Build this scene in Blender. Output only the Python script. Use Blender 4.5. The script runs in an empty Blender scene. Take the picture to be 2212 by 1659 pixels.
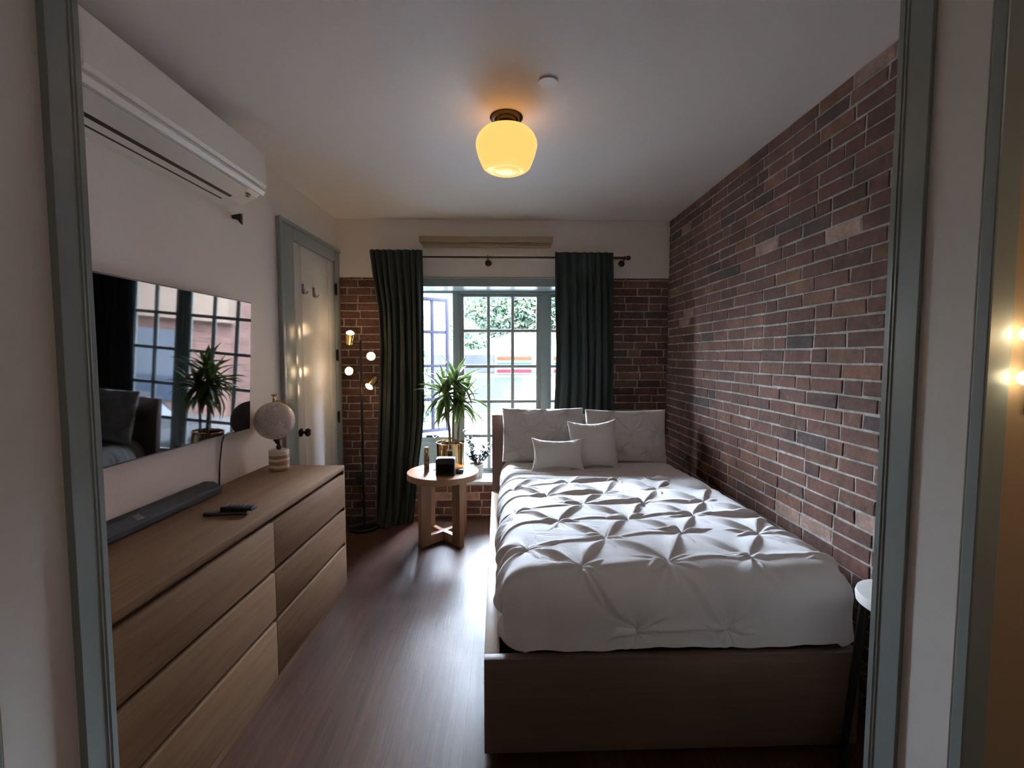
import bpy, bmesh, math, random
import numpy as np
from mathutils import Vector, Matrix, noise
SC = bpy.context.scene
COL = SC.collection
PI = math.pi
# ---------------------------------------------------------------- camera
cam_d = bpy.data.cameras.new('camera')
cam_d.sensor_width = 36.0
cam_d.lens = 36.0 * 998.19 / 2212.0
cam_d.clip_start = 0.05
cam_d.clip_end = 300
cam = bpy.data.objects.new('camera', cam_d)
COL.objects.link(cam)
cam.location = (0, 0, 1.4564)
cam.rotation_euler = (PI / 2 - 0.0612, 0, -0.02273)
SC.camera = cam
# ---------------------------------------------------------------- view, world, sun
SC.view_settings.view_transform = 'Standard'
SC.view_settings.look = 'None'
SC.view_settings.gamma = 1.0
SC.view_settings.use_curve_mapping = False
SC.view_settings.exposure = 1.25
SC.cycles.max_bounces = 10
SC.cycles.diffuse_bounces = 6
SC.cycles.glossy_bounces = 4
SC.cycles.transparent_max_bounces = 12
SC.cycles.sample_clamp_indirect = 4.0
SC.cycles.use_denoising = True
try:
    SC.cycles.denoiser = 'OPENIMAGEDENOISE'
except Exception:
    pass
w = bpy.data.worlds.new('sky')
SC.world = w
w.use_nodes = True
nt = w.node_tree
bg = nt.nodes['Background']
geo = nt.nodes.new('ShaderNodeTexCoord')
sep = nt.nodes.new('ShaderNodeSeparateXYZ')
nt.links.new(geo.outputs['Generated'], sep.inputs[0])
rmp = nt.nodes.new('ShaderNodeValToRGB')
rmp.color_ramp.elements[0].position = 0.0
rmp.color_ramp.elements[0].color = (0.36, 0.39, 0.44, 1)
rmp.color_ramp.elements[1].position = 0.32
rmp.color_ramp.elements[1].color = (0.73, 0.81, 1.0, 1)
nt.links.new(sep.outputs['Z'], rmp.inputs[0])
nt.links.new(rmp.outputs[0], bg.inputs['Color'])
bg.inputs['Strength'].default_value = 92.0
sun_d = bpy.data.lights.new('sun', 'SUN')
sun_d.energy = 14.0
sun_d.angle = 0.02
sun_d.color = (1.0, 0.96, 0.90)
sun = bpy.data.objects.new('sun', sun_d)
COL.objects.link(sun)
sun.rotation_euler = (math.radians(42), 0, math.radians(-18))
por_d = bpy.data.lights.new('window_portal', 'AREA')
por_d.shape = 'RECTANGLE'
por_d.size = 1.97
por_d.size_y = 1.81
por_d.cycles.is_portal = True
por = bpy.data.objects.new('window_portal', por_d)
COL.objects.link(por)
por.location = (-0.015, 4.62, 1.23)
por.rotation_euler = (-PI / 2, 0, 0)

# ---------------------------------------------------------------- materials
def nodes(name):
    m = bpy.data.materials.new(name)
    m.use_nodes = True
    t = m.node_tree
    return m, t, t.nodes['Principled BSDF']
def rgb(c): return (c[0], c[1], c[2], 1)
def N(t, typ, **kw):
    n = t.nodes.new(typ)
    for k, v in kw.items():
        if k in n.inputs: n.inputs[k].default_value = v
        else: setattr(n, k, v)
    return n
def paint(name, c, rough=0.5, bump=0.02, scale=60, metal=0.0, var=0.04, spec=0.5, coat=0.0):
    m, t, b = nodes(name)
    tc = N(t, 'ShaderNodeTexCoord')
    nz = N(t, 'ShaderNodeTexNoise', Scale=scale, Detail=3.0)
    t.links.new(tc.outputs['Object'], nz.inputs['Vector'])
    mx = N(t, 'ShaderNodeMixRGB')
    mx.inputs[1].default_value = rgb([x * (1 - var) for x in c])
    mx.inputs[2].default_value = rgb([min(1, x * (1 + var)) for x in c])
    t.links.new(nz.outputs['Fac'], mx.inputs[0])
    t.links.new(mx.outputs[0], b.inputs['Base Color'])
    b.inputs['Roughness'].default_value = rough
    b.inputs['Metallic'].default_value = metal
    b.inputs['Specular IOR Level'].default_value = spec
    b.inputs['Coat Weight'].default_value = coat
    if bump:
        bp = N(t, 'ShaderNodeBump', Strength=bump, Distance=0.01)
        t.links.new(nz.outputs['Fac'], bp.inputs['Height'])
        t.links.new(bp.outputs[0], b.inputs['Normal'])
    return m
def wood(name, c1, c2, axis='Y', rough=0.42, scale=1.0, spec=0.5):
    m, t, b = nodes(name)
    tc = N(t, 'ShaderNodeTexCoord')
    mp = N(t, 'ShaderNodeMapping')
    s = {'X': (1.2, 22, 22), 'Y': (22, 1.2, 22), 'Z': (22, 22, 1.2)}[axis]
    mp.inputs['Scale'].default_value = [v * scale for v in s]
    t.links.new(tc.outputs['Object'], mp.inputs[0])
    n1 = N(t, 'ShaderNodeTexNoise', Scale=1.6, Detail=6.0, Roughness=0.65, Distortion=0.6)
    n2 = N(t, 'ShaderNodeTexNoise', Scale=9.0, Detail=4.0, Roughness=0.7)
    t.links.new(mp.outputs[0], n1.inputs['Vector'])
    t.links.new(mp.outputs[0], n2.inputs['Vector'])
    ad = N(t, 'ShaderNodeMath', operation='MULTIPLY_ADD')
    ad.inputs[1].default_value = 0.45
    t.links.new(n2.outputs['Fac'], ad.inputs[0])
    t.links.new(n1.outputs['Fac'], ad.inputs[2])
    cr = N(t, 'ShaderNodeValToRGB')
    cr.color_ramp.elements[0].position = 0.5
    cr.color_ramp.elements[0].color = rgb(c2)
    cr.color_ramp.elements[1].position = 0.92
    cr.color_ramp.elements[1].color = rgb(c1)
    t.links.new(ad.outputs[0], cr.inputs[0])
    t.links.new(cr.outputs[0], b.inputs['Base Color'])
    b.inputs['Roughness'].default_value = rough
    b.inputs['Specular IOR Level'].default_value = spec
    bp = N(t, 'ShaderNodeBump', Strength=0.05, Distance=0.004)
    t.links.new(ad.outputs[0], bp.inputs['Height'])
    t.links.new(bp.outputs[0], b.inputs['Normal'])
    return m
def emit(name, c, s):
    m, t, b = nodes(name)
    b.inputs['Base Color'].default_value = rgb([x * 0.25 for x in c])
    b.inputs['Emission Color'].default_value = rgb(c)
    b.inputs['Emission Strength'].default_value = s
    b.inputs['Roughness'].default_value = 0.25
    return m

M = {}
M['plaster'] = paint('white_wall_paint', (0.83, 0.765, 0.70), 0.6, 0.06, 90)
M['ceiling'] = paint('ceiling_paint', (0.80, 0.735, 0.70), 0.55, 0.05, 70)
M['trim'] = paint('grey_green_trim_paint', (0.285, 0.325, 0.31), 0.32, 0.03, 40)
M['doorwhite'] = paint('glossy_white_door_paint', (0.60, 0.59, 0.58), 0.22, 0.02, 25)
M['jambwhite'] = paint('satin_white_jamb_paint', (0.88, 0.85, 0.81), 0.24, 0.05, 50)
M['tan'] = paint('warm_lit_hall_paint', (0.42, 0.31, 0.2), 0.6, 0.05, 60)  # beige wall with the warm lamp light put into its colour
M['black'] = paint('black_plastic', (0.012, 0.012, 0.013), 0.4, 0.02, 80)
M['blackmetal'] = paint('black_metal', (0.015, 0.014, 0.013), 0.35, 0.0, 80, metal=0.6)
M['bronze'] = paint('dark_bronze', (0.06, 0.04, 0.028), 0.32, 0.0, 60, metal=0.9)
M['brass'] = paint('brass', (0.62, 0.42, 0.16), 0.18, 0.0, 60, metal=1.0)
M['gold'] = paint('polished_gold', (0.75, 0.55, 0.26), 0.10, 0.0, 60, metal=1.0, var=0.02)
M['steel'] = paint('brushed_nickel', (0.55, 0.52, 0.5), 0.25, 0.0, 60, metal=1.0)
M['acwhite'] = paint('warm_white_plastic', (0.80, 0.76, 0.68), 0.38, 0.0, 60)
M['acgrey'] = paint('grey_plastic_vane', (0.60, 0.57, 0.53), 0.4, 0.0, 60)
M['whiteplastic'] = paint('white_plastic', (0.8, 0.78, 0.75), 0.4, 0.0, 60)
M['oak'] = wood('pale_oak_along', (0.205, 0.113, 0.056), (0.145, 0.076, 0.036), 'Y', 0.6, 1.0, 0.25)
M['oakx'] = wood('shaded_oak_across', (0.165, 0.10, 0.072), (0.12, 0.072, 0.052), 'X', 0.40)  # bed oak darkened to carry the shade on the footboard
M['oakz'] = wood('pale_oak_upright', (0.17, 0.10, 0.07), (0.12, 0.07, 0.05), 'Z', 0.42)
M['oakrail'] = wood('lit_oak_rail', (0.42, 0.30, 0.21), (0.33, 0.23, 0.155), 'Y', 0.33)  # same bed oak, lightened to carry the window light on the rails
M['tablewood'] = wood('warm_oak_table', (0.40, 0.23, 0.13), (0.32, 0.18, 0.10), 'X', 0.33)
M['tablez'] = wood('warm_oak_table_leg', (0.33, 0.20, 0.125), (0.26, 0.155, 0.095), 'Z', 0.4)
M['shelfwood'] = wood('honey_shelf_wood', (0.36, 0.26, 0.16), (0.30, 0.21, 0.13), 'X', 0.5)
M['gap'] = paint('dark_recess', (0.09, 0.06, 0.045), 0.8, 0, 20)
M['soil'] = paint('potting_soil', (0.03, 0.02, 0.015), 0.95, 0.5, 120)
M['stem'] = paint('woody_stem', (0.14, 0.10, 0.07), 0.8, 0.4, 90, var=0.3)
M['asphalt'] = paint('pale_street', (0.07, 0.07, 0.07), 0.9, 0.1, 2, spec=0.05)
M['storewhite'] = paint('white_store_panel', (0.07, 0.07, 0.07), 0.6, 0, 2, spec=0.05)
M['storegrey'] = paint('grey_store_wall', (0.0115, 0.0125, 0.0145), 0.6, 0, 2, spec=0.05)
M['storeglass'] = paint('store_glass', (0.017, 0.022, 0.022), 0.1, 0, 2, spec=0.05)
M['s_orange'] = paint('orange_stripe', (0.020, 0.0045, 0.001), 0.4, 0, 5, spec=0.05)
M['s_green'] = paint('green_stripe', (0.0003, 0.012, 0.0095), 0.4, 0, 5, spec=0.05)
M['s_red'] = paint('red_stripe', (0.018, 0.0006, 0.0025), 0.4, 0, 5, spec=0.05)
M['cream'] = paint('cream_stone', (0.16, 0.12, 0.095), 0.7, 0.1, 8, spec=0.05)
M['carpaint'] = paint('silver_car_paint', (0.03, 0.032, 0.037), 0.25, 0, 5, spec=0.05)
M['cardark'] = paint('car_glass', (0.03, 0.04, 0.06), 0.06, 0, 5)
M['tyre'] = paint('tyre_rubber', (0.02, 0.02, 0.02), 0.8, 0, 20)
M['potwhite'] = paint('white_ceramic', (0.75, 0.74, 0.72), 0.3, 0, 20)
M['devicetop'] = paint('grey_device_top', (0.25, 0.25, 0.28), 0.35, 0, 80)
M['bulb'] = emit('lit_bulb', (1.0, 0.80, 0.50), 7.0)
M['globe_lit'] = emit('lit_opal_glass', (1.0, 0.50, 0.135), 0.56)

def glass_mat():
    m = bpy.data.materials.new('window_glass')
    m.use_nodes = True
    t = m.node_tree
    t.nodes.clear()
    out = t.nodes.new('ShaderNodeOutputMaterial')
    tr = t.nodes.new('ShaderNodeBsdfTransparent')
    tr.inputs[0].default_value = (0.94, 0.97, 0.96, 1)
    gl = t.nodes.new('ShaderNodeBsdfGlossy')
    gl.inputs['Roughness'].default_value = 0.02
    fr = t.nodes.new('ShaderNodeFresnel')
    fr.inputs[0].default_value = 1.45
    ms = t.nodes.new('ShaderNodeMixShader')
    t.links.new(fr.outputs[0], ms.inputs[0])
    t.links.new(tr.outputs[0], ms.inputs[1])
    t.links.new(gl.outputs[0], ms.inputs[2])
    t.links.new(ms.outputs[0], out.inputs[0])
    return m
M['glass'] = glass_mat()
def screen_mat():
    m, t, b = nodes('black_glass_screen')
    b.inputs['Base Color'].default_value = (0.002, 0.002, 0.003, 1)
    b.inputs['Roughness'].default_value = 0.03
    b.inputs['IOR'].default_value = 1.42
    return m
M['screen'] = screen_mat()
def cloth(name, c, scale=700, rough=0.9, sheen=0.2, bump=0.15, trans=0.0):
    m, t, b = nodes(name)
    tc = N(t, 'ShaderNodeTexCoord')
    nz = N(t, 'ShaderNodeTexNoise', Scale=scale, Detail=2.0)
    n2 = N(t, 'ShaderNodeTexNoise', Scale=9.0, Detail=4.0)
    for n in (nz, n2): t.links.new(tc.outputs['Object'], n.inputs['Vector'])
    mx = N(t, 'ShaderNodeMixRGB')
    mx.inputs[1].default_value = rgb([x * 0.88 for x in c])
    mx.inputs[2].default_value = rgb([min(1, x * 1.06) for x in c])
    t.links.new(n2.outputs['Fac'], mx.inputs[0])
    t.links.new(mx.outputs[0], b.inputs['Base Color'])
    b.inputs['Roughness'].default_value = rough
    b.inputs['Sheen Weight'].default_value = sheen
    bp = N(t, 'ShaderNodeBump', Strength=bump, Distance=0.002)
    t.links.new(nz.outputs['Fac'], bp.inputs['Height'])
    t.links.new(bp.outputs[0], b.inputs['Normal'])
    return m
M['linen'] = cloth('white_cotton', (0.82, 0.80, 0.79))
M['sheet'] = cloth('white_sheet', (0.80, 0.77, 0.75))
M['fluffy'] = cloth('white_plush', (0.80, 0.78, 0.76), 260, 0.95, 0.5, 0.6)
M['velvet'] = cloth('dark_green_velvet', (0.016, 0.025, 0.022), 500, 0.8, 0.12, 0.2)

def floor_mat():
    m, t, b = nodes('dark_walnut_planks')
    tc = N(t, 'ShaderNodeTexCoord')
    sp = N(t, 'ShaderNodeSeparateXYZ')
    t.links.new(tc.outputs['Object'], sp.inputs[0])
    cb = N(t, 'ShaderNodeCombineXYZ')
    t.links.new(sp.outputs['Y'], cb.inputs['X'])
    t.links.new(sp.outputs['X'], cb.inputs['Y'])
    br = N(t, 'ShaderNodeTexBrick')
    br.offset = 0.37
    br.inputs['Scale'].default_value = 1.0
    br.inputs['Brick Width'].default_value = 1.3
    br.inputs['Row Height'].default_value = 0.145
    br.inputs['Mortar Size'].default_value = 0.0012
    br.inputs['Mortar Smooth'].default_value = 0.1
    br.inputs['Color1'].default_value = (0.044, 0.0185, 0.010, 1)
    br.inputs['Color2'].default_value = (0.073, 0.032, 0.0185, 1)
    br.inputs['Mortar'].default_value = (0.04, 0.022, 0.016, 1)
    t.links.new(cb.outputs[0], br.inputs['Vector'])
    mp = N(t, 'ShaderNodeMapping')
    mp.inputs['Scale'].default_value = (28, 1.6, 1)
    t.links.new(tc.outputs['Object'], mp.inputs[0])
    gr = N(t, 'ShaderNodeTexNoise', Scale=1.5, Detail=8.0, Roughness=0.7, Distortion=0.8)
    t.links.new(mp.outputs[0], gr.inputs['Vector'])
    gm = N(t, 'ShaderNodeMapRange')
    gm.inputs['From Min'].default_value = 0.3
    gm.inputs['From Max'].default_value = 0.7
    gm.inputs['To Min'].default_value = 0.62
    gm.inputs['To Max'].default_value = 1.35
    t.links.new(gr.outputs['Fac'], gm.inputs[0])
    mx = N(t, 'ShaderNodeMixRGB', blend_type='MULTIPLY')
    mx.inputs[0].default_value = 1.0
    t.links.new(br.outputs['Color'], mx.inputs[1])
    t.links.new(gm.outputs[0], mx.inputs[2])
    t.links.new(mx.outputs[0], b.inputs['Base Color'])
    rn = N(t, 'ShaderNodeTexNoise', Scale=3.0, Detail=5.0)
    t.links.new(tc.outputs['Object'], rn.inputs['Vector'])
    rm = N(t, 'ShaderNodeMapRange')
    rm.inputs['To Min'].default_value = 0.27
    rm.inputs['To Max'].default_value = 0.50
    t.links.new(rn.outputs['Fac'], rm.inputs[0])
    t.links.new(rm.outputs[0], b.inputs['Roughness'])
    b.inputs['Specular IOR Level'].default_value = 0.22
    ad = N(t, 'ShaderNodeMath', operation='ADD')
    t.links.new(gr.outputs['Fac'], ad.inputs[0])
    ml = N(t, 'ShaderNodeMath', operation='MULTIPLY')
    ml.inputs[1].default_value = -2.0
    t.links.new(br.outputs['Fac'], ml.inputs[0])
    t.links.new(ml.outputs[0], ad.inputs[1])
    bp = N(t, 'ShaderNodeBump', Strength=0.22, Distance=0.004)
    t.links.new(ad.outputs[0], bp.inputs['Height'])
    t.links.new(bp.outputs[0], b.inputs['Normal'])
    return m
M['floor'] = floor_mat()
def brick_mat():
    m, t, b = nodes('old_brick')
    at = N(t, 'ShaderNodeVertexColor')
    at.layer_name = 'Col'
    tc = N(t, 'ShaderNodeTexCoord')
    n1 = N(t, 'ShaderNodeTexNoise', Scale=38.0, Detail=6.0, Roughness=0.7)
    n2 = N(t, 'ShaderNodeTexNoise', Scale=9.0, Detail=5.0)
    for n in (n1, n2): t.links.new(tc.outputs['Object'], n.inputs['Vector'])
    mr = N(t, 'ShaderNodeMapRange')
    mr.inputs['From Min'].default_value = 0.3
    mr.inputs['From Max'].default_value = 0.72
    mr.inputs['To Min'].default_value = 0.62
    mr.inputs['To Max'].default_value = 1.35
    t.links.new(n1.outputs['Fac'], mr.inputs[0])
    mr2 = N(t, 'ShaderNodeMapRange')
    mr2.inputs['From Min'].default_value = 0.3
    mr2.inputs['From Max'].default_value = 0.7
    mr2.inputs['To Min'].default_value = 0.7
    mr2.inputs['To Max'].default_value = 1.25
    t.links.new(n2.outputs['Fac'], mr2.inputs[0])
    mu = N(t, 'ShaderNodeMath', operation='MULTIPLY')
    t.links.new(mr.outputs[0], mu.inputs[0])
    t.links.new(mr2.outputs[0], mu.inputs[1])
    mx = N(t, 'ShaderNodeMixRGB', blend_type='MULTIPLY')
    mx.inputs[0].default_value = 1.0
    t.links.new(at.outputs['Color'], mx.inputs[1])
    t.links.new(mu.outputs[0], mx.inputs[2])
    n3 = N(t, 'ShaderNodeTexNoise', Scale=16.0, Detail=7.0, Roughness=0.75)
    t.links.new(tc.outputs['Object'], n3.inputs['Vector'])
    m3 = N(t, 'ShaderNodeMapRange')
    m3.inputs['From Min'].default_value = 0.55
    m3.inputs['From Max'].default_value = 0.72
    m3.inputs['To Max'].default_value = 0.5
    t.links.new(n3.outputs['Fac'], m3.inputs[0])
    mm = N(t, 'ShaderNodeMixRGB')
    mm.inputs[2].default_value = (0.21, 0.16, 0.125, 1)
    t.links.new(m3.outputs[0], mm.inputs[0])
    t.links.new(mx.outputs[0], mm.inputs[1])
    t.links.new(mm.outputs[0], b.inputs['Base Color'])
    b.inputs['Roughness'].default_value = 0.85
    bp = N(t, 'ShaderNodeBump', Strength=0.5, Distance=0.006)
    t.links.new(n1.outputs['Fac'], bp.inputs['Height'])
    t.links.new(bp.outputs[0], b.inputs['Normal'])
    return m
M['brick'] = brick_mat()
def leaf_mat(name, c1, c2, spec=0.5):
    m, t, b = nodes(name)
    at = N(t, 'ShaderNodeVertexColor')
    at.layer_name = 'Col'
    mx = N(t, 'ShaderNodeMixRGB')
    mx.inputs[1].default_value = rgb(c1)
    mx.inputs[2].default_value = rgb(c2)
    sp = N(t, 'ShaderNodeSeparateColor')
    t.links.new(at.outputs['Color'], sp.inputs[0])
    t.links.new(sp.outputs[0], mx.inputs[0])
    t.links.new(mx.outputs[0], b.inputs['Base Color'])
    b.inputs['Roughness'].default_value = 0.3
    b.inputs['Specular IOR Level'].default_value = spec
    tl = N(t, 'ShaderNodeBsdfTranslucent')
    t.links.new(mx.outputs[0], tl.inputs[0])
    ms = N(t, 'ShaderNodeMixShader')
    ms.inputs[0].default_value = 0.25
    out = t.nodes['Material Output']
    t.links.new(b.outputs[0], ms.inputs[1])
    t.links.new(tl.outputs[0], ms.inputs[2])
    t.links.new(ms.outputs[0], out.inputs[0])
    return m
M['leaf'] = leaf_mat('dracaena_leaf', (0.028, 0.065, 0.022), (0.22, 0.31, 0.085))
M['darkleaf'] = leaf_mat('dark_leaf', (0.02, 0.035, 0.02), (0.05, 0.08, 0.035))
M['treeleaf'] = leaf_mat('tree_leaf', (0.036, 0.060, 0.056), (0.062, 0.082, 0.040), 0.0)

# ---------------------------------------------------------------- mesh helpers
class MB:
    def __init__(s):
        s.v = []; s.f = []; s.c = []; s.col = None; s.usecol = False
    def add(s, vs, fs, col=None):
        o = len(s.v)
        s.v += [tuple(p) for p in vs]
        s.f += [tuple(i + o for i in f) for f in fs]
        s.c += [col or (1, 1, 1)] * len(fs)
        if col: s.usecol = True
        return s
    def box(s, x0, x1, y0, y1, z0, z1, col=None, mat=None):
        vs = [(x, y, z) for x in (x0, x1) for y in (y0, y1) for z in (z0, z1)]
        if mat is not None: vs = [tuple(mat @ Vector(p)) for p in vs]
        return s.add(vs, [(0, 1, 3, 2), (4, 6, 7, 5), (0, 4, 5, 1), (2, 3, 7, 6), (0, 2, 6, 4), (1, 5, 7, 3)], col)
    def cbox(s, x0, x1, y0, y1, z0, z1, b, col=None, mat=None):
        """box with small chamfers"""
        bm = bmesh.new()
        r = bmesh.ops.create_cube(bm, size=1)
        for v in bm.verts:
            v.co = Vector(((x0 + x1) / 2 + v.co.x * (x1 - x0), (y0 + y1) / 2 + v.co.y * (y1 - y0), (z0 + z1) / 2 + v.co.z * (z1 - z0)))
        bmesh.ops.bevel(bm, geom=bm.edges[:], offset=b, segments=2, profile=0.5, affect='EDGES')
        s.frombm(bm, mat, col)
        return s
    def frombm(s, bm, mat=None, col=None):
        bm.verts.index_update()
        vs = [(mat @ v.co) if mat is not None else v.co for v in bm.verts]
        s.add([tuple(v) for v in vs], [[v.index for v in f.verts] for f in bm.faces], col)
        bm.free()
    def lathe(s, prof, seg=32, c=(0, 0, 0), mat=None, col=None):
        vs = []; fs = []
        n = len(prof)
        for i in range(seg):
            a = 2 * PI * i / seg
            for r, z in prof:
                p = Vector((c[0] + r * math.cos(a), c[1] + r * math.sin(a), c[2] + z))
                vs.append(tuple(mat @ p) if mat is not None else tuple(p))
        for i in range(seg):
            j = (i + 1) % seg
            for k in range(n - 1):
                fs.append((i * n + k, j * n + k, j * n + k + 1, i * n + k + 1))
        return s.add(vs, fs, col)
    def tube(s, pts, r, seg=10, cap=True, col=None):
        pts = [Vector(p) for p in pts]
        rs = r if isinstance(r, (list, tuple)) else [r] * len(pts)
        vs = []; fs = []
        ref = Vector((0, 0, 1))
        d0 = (pts[1] - pts[0]).normalized()
        if abs(d0.z) > 0.9: ref = Vector((1, 0, 0))
        for i, p in enumerate(pts):
            d = (pts[min(i + 1, len(pts) - 1)] - pts[max(i - 1, 0)]).normalized()
            a = ref - d * ref.dot(d)
            a.normalize(); ref = a
            b = d.cross(a)
            for k in range(seg):
                t = 2 * PI * k / seg
                vs.append(tuple(p + (a * math.cos(t) + b * math.sin(t)) * rs[i]))
        for i in range(len(pts) - 1):
            for k in range(seg):
                l = (k + 1) % seg
                fs.append((i * seg + k, i * seg + l, (i + 1) * seg + l, (i + 1) * seg + k))
        if cap:
            fs.append(tuple(range(seg))[::-1])
            fs.append(tuple((len(pts) - 1) * seg + k for k in range(seg)))
        return s.add(vs, fs, col)
    def sphere(s, c, r, seg=24, rings=14, sz=1.0, col=None):
        prof = [(max(1e-4, r * math.sin(PI * i / rings)), -r * sz * math.cos(PI * i / rings)) for i in range(rings + 1)]
        return s.lathe(prof, seg, c, None, col)
    def prism(s, poly, axis, a, b, mat=None, col=None):
        """polygon in the plane across axis, from a to b"""
        def P(p, t):
            if axis == 'X': q = (t, p[0], p[1])
            elif axis == 'Y': q = (p[0], t, p[1])
            else: q = (p[0], p[1], t)
            return tuple(mat @ Vector(q)) if mat is not None else q
        n = len(poly)
        vs = [P(p, a) for p in poly] + [P(p, b) for p in poly]
        fs = [tuple(range(n))[::-1], tuple(range(n, 2 * n))]
        fs += [(i, (i + 1) % n, n + (i + 1) % n, n + i) for i in range(n)]
        return s.add(vs, fs, col)
    def build(s, name, mat, parent=None, smooth=False, bevel=0.0, loc=None, rotz=0.0, angle=35, label=None):
        me = bpy.data.meshes.new(name)
        me.from_pydata(s.v, [], s.f)
        me.validate(); 
        bm = bmesh.new(); bm.from_mesh(me)
        bmesh.ops.recalc_face_normals(bm, faces=bm.faces[:])
        bm.to_mesh(me); bm.free()
        if s.usecol and len(me.polygons) == len(s.c):
            a = me.color_attributes.new('Col', 'FLOAT_COLOR', 'CORNER')
            arr = np.ones((len(me.loops), 4), dtype=np.float32)
            k = 0
            for p, c in zip(me.polygons, s.c):
                arr[p.loop_start:p.loop_start + p.loop_total, :3] = c
            a.data.foreach_set('color', arr.ravel())
        me.materials.append(M[mat] if isinstance(mat, str) else mat)
        if smooth:
            me.polygons.foreach_set('use_smooth', [True] * len(me.polygons))
            me.set_sharp_from_angle(angle=math.radians(angle))
        me.update()
        o = bpy.data.objects.new(name, me)
        COL.objects.link(o)
        if parent is not None: o.parent = parent
        if loc is not None: o.location = loc
        o.rotation_euler = (0, 0, rotz)
        if bevel:
            md = o.modifiers.new('bevel', 'BEVEL')
            md.width = bevel; md.segments = 2; md.limit_method = 'ANGLE'; md.angle_limit = math.radians(40)
        if label: o['label'] = label
        return o
def grid_mesh(name, P, mat, parent=None, closed_u=False, thick=0.0, subs=0):
    """P: array (nu, nv, 3)"""
    nu, nv = P.shape[:2]
    idx = np.arange(nu * nv).reshape(nu, nv)
    a = idx[:-1, :-1].ravel(); b = idx[1:, :-1].ravel(); c = idx[1:, 1:].ravel(); d = idx[:-1, 1:].ravel()
    fs = np.stack([a, b, c, d], 1).tolist()
    me = bpy.data.meshes.new(name)
    me.from_pydata(P.reshape(-1, 3).tolist(), [], fs)
    me.polygons.foreach_set('use_smooth', [True] * len(me.polygons))
    me.materials.append(M[mat])
    me.update()
    o = bpy.data.objects.new(name, me)
    COL.objects.link(o)
    if parent is not None: o.parent = parent
    if thick:
        md = o.modifiers.new('thickness', 'SOLIDIFY'); md.thickness = thick; md.offset = 0
    return o
def thing(name, label, cat, loc=(0, 0, 0), rotz=0.0, group=None):
    o = bpy.data.objects.new(name, None)
    o.empty_display_size = 0.1
    COL.objects.link(o)
    o.location = loc; o.rotation_euler = (0, 0, rotz)
    o['label'] = label; o['category'] = cat
    if group: o['group'] = group
    return o
def tag(o, label, cat, group=None, kind=None):
    o['label'] = label; o['category'] = cat
    if group: o['group'] = group
    if kind: o['kind'] = kind
    return o
def struct(o, label=None):
    o['kind'] = 'structure'
    if label: o['label'] = label
    return o
def copy_tree(o, parent=None):
    c = o.copy(); COL.objects.link(c); c.parent = parent
    for ch in list(o.children): copy_tree(ch, c)
    return c

# ---------------------------------------------------------------- room constants (metres)
XL, XR, YB, H = -1.4266, 1.484, 4.1145, 2.6359
DA = 0.0295                       # the left wall runs slightly out of square
ZOP = 2.14; ZSILL = 0.327         # window opening
XO0, XO1 = -1.0, 0.97
YF = 0.949                        # room side of the doorway wall
def wall_x(y): return XL - (YB - y) * math.tan(DA)
# frame of the left wall: s along the wall from the far corner towards the viewer, d out of the wall, z up
def LW(s, d, z=0.0):
    return Vector((XL - s * math.sin(DA) + d * math.cos(DA), YB - s * math.cos(DA) - d * math.sin(DA), z))
LM = Matrix(((math.cos(DA), math.sin(DA), 0, XL), (-math.sin(DA), math.cos(DA), 0, YB), (0, 0, 1, 0), (0, 0, 0, 1)))
# local coordinates (d, -s, z) -> world through LM, LROT is the same rotation about z
LROT = -DA

# ---------------------------------------------------------------- structure
GZ = -1.5
m = MB()
m.box(-2.6, 2.6, -2.2, YB + 0.02, -0.12, 0.0)
struct(m.build('floor', 'floor'), 'dark walnut plank floor')
m = MB()
m.box(-2.6, 2.6, -2.2, YB + 0.46, H, H + 0.14)
struct(m.build('ceiling', 'ceiling'), 'off-white plaster ceiling')
# left wall
m = MB()
m.prism([LW(-0.3, 0)[:2], LW(4.0, 0)[:2], LW(4.0, -0.16)[:2], LW(-0.3, -0.16)[:2]], 'Z', 0, H)
struct(m.build('wall_left', 'plaster'), 'white painted wall on the left')

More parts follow.
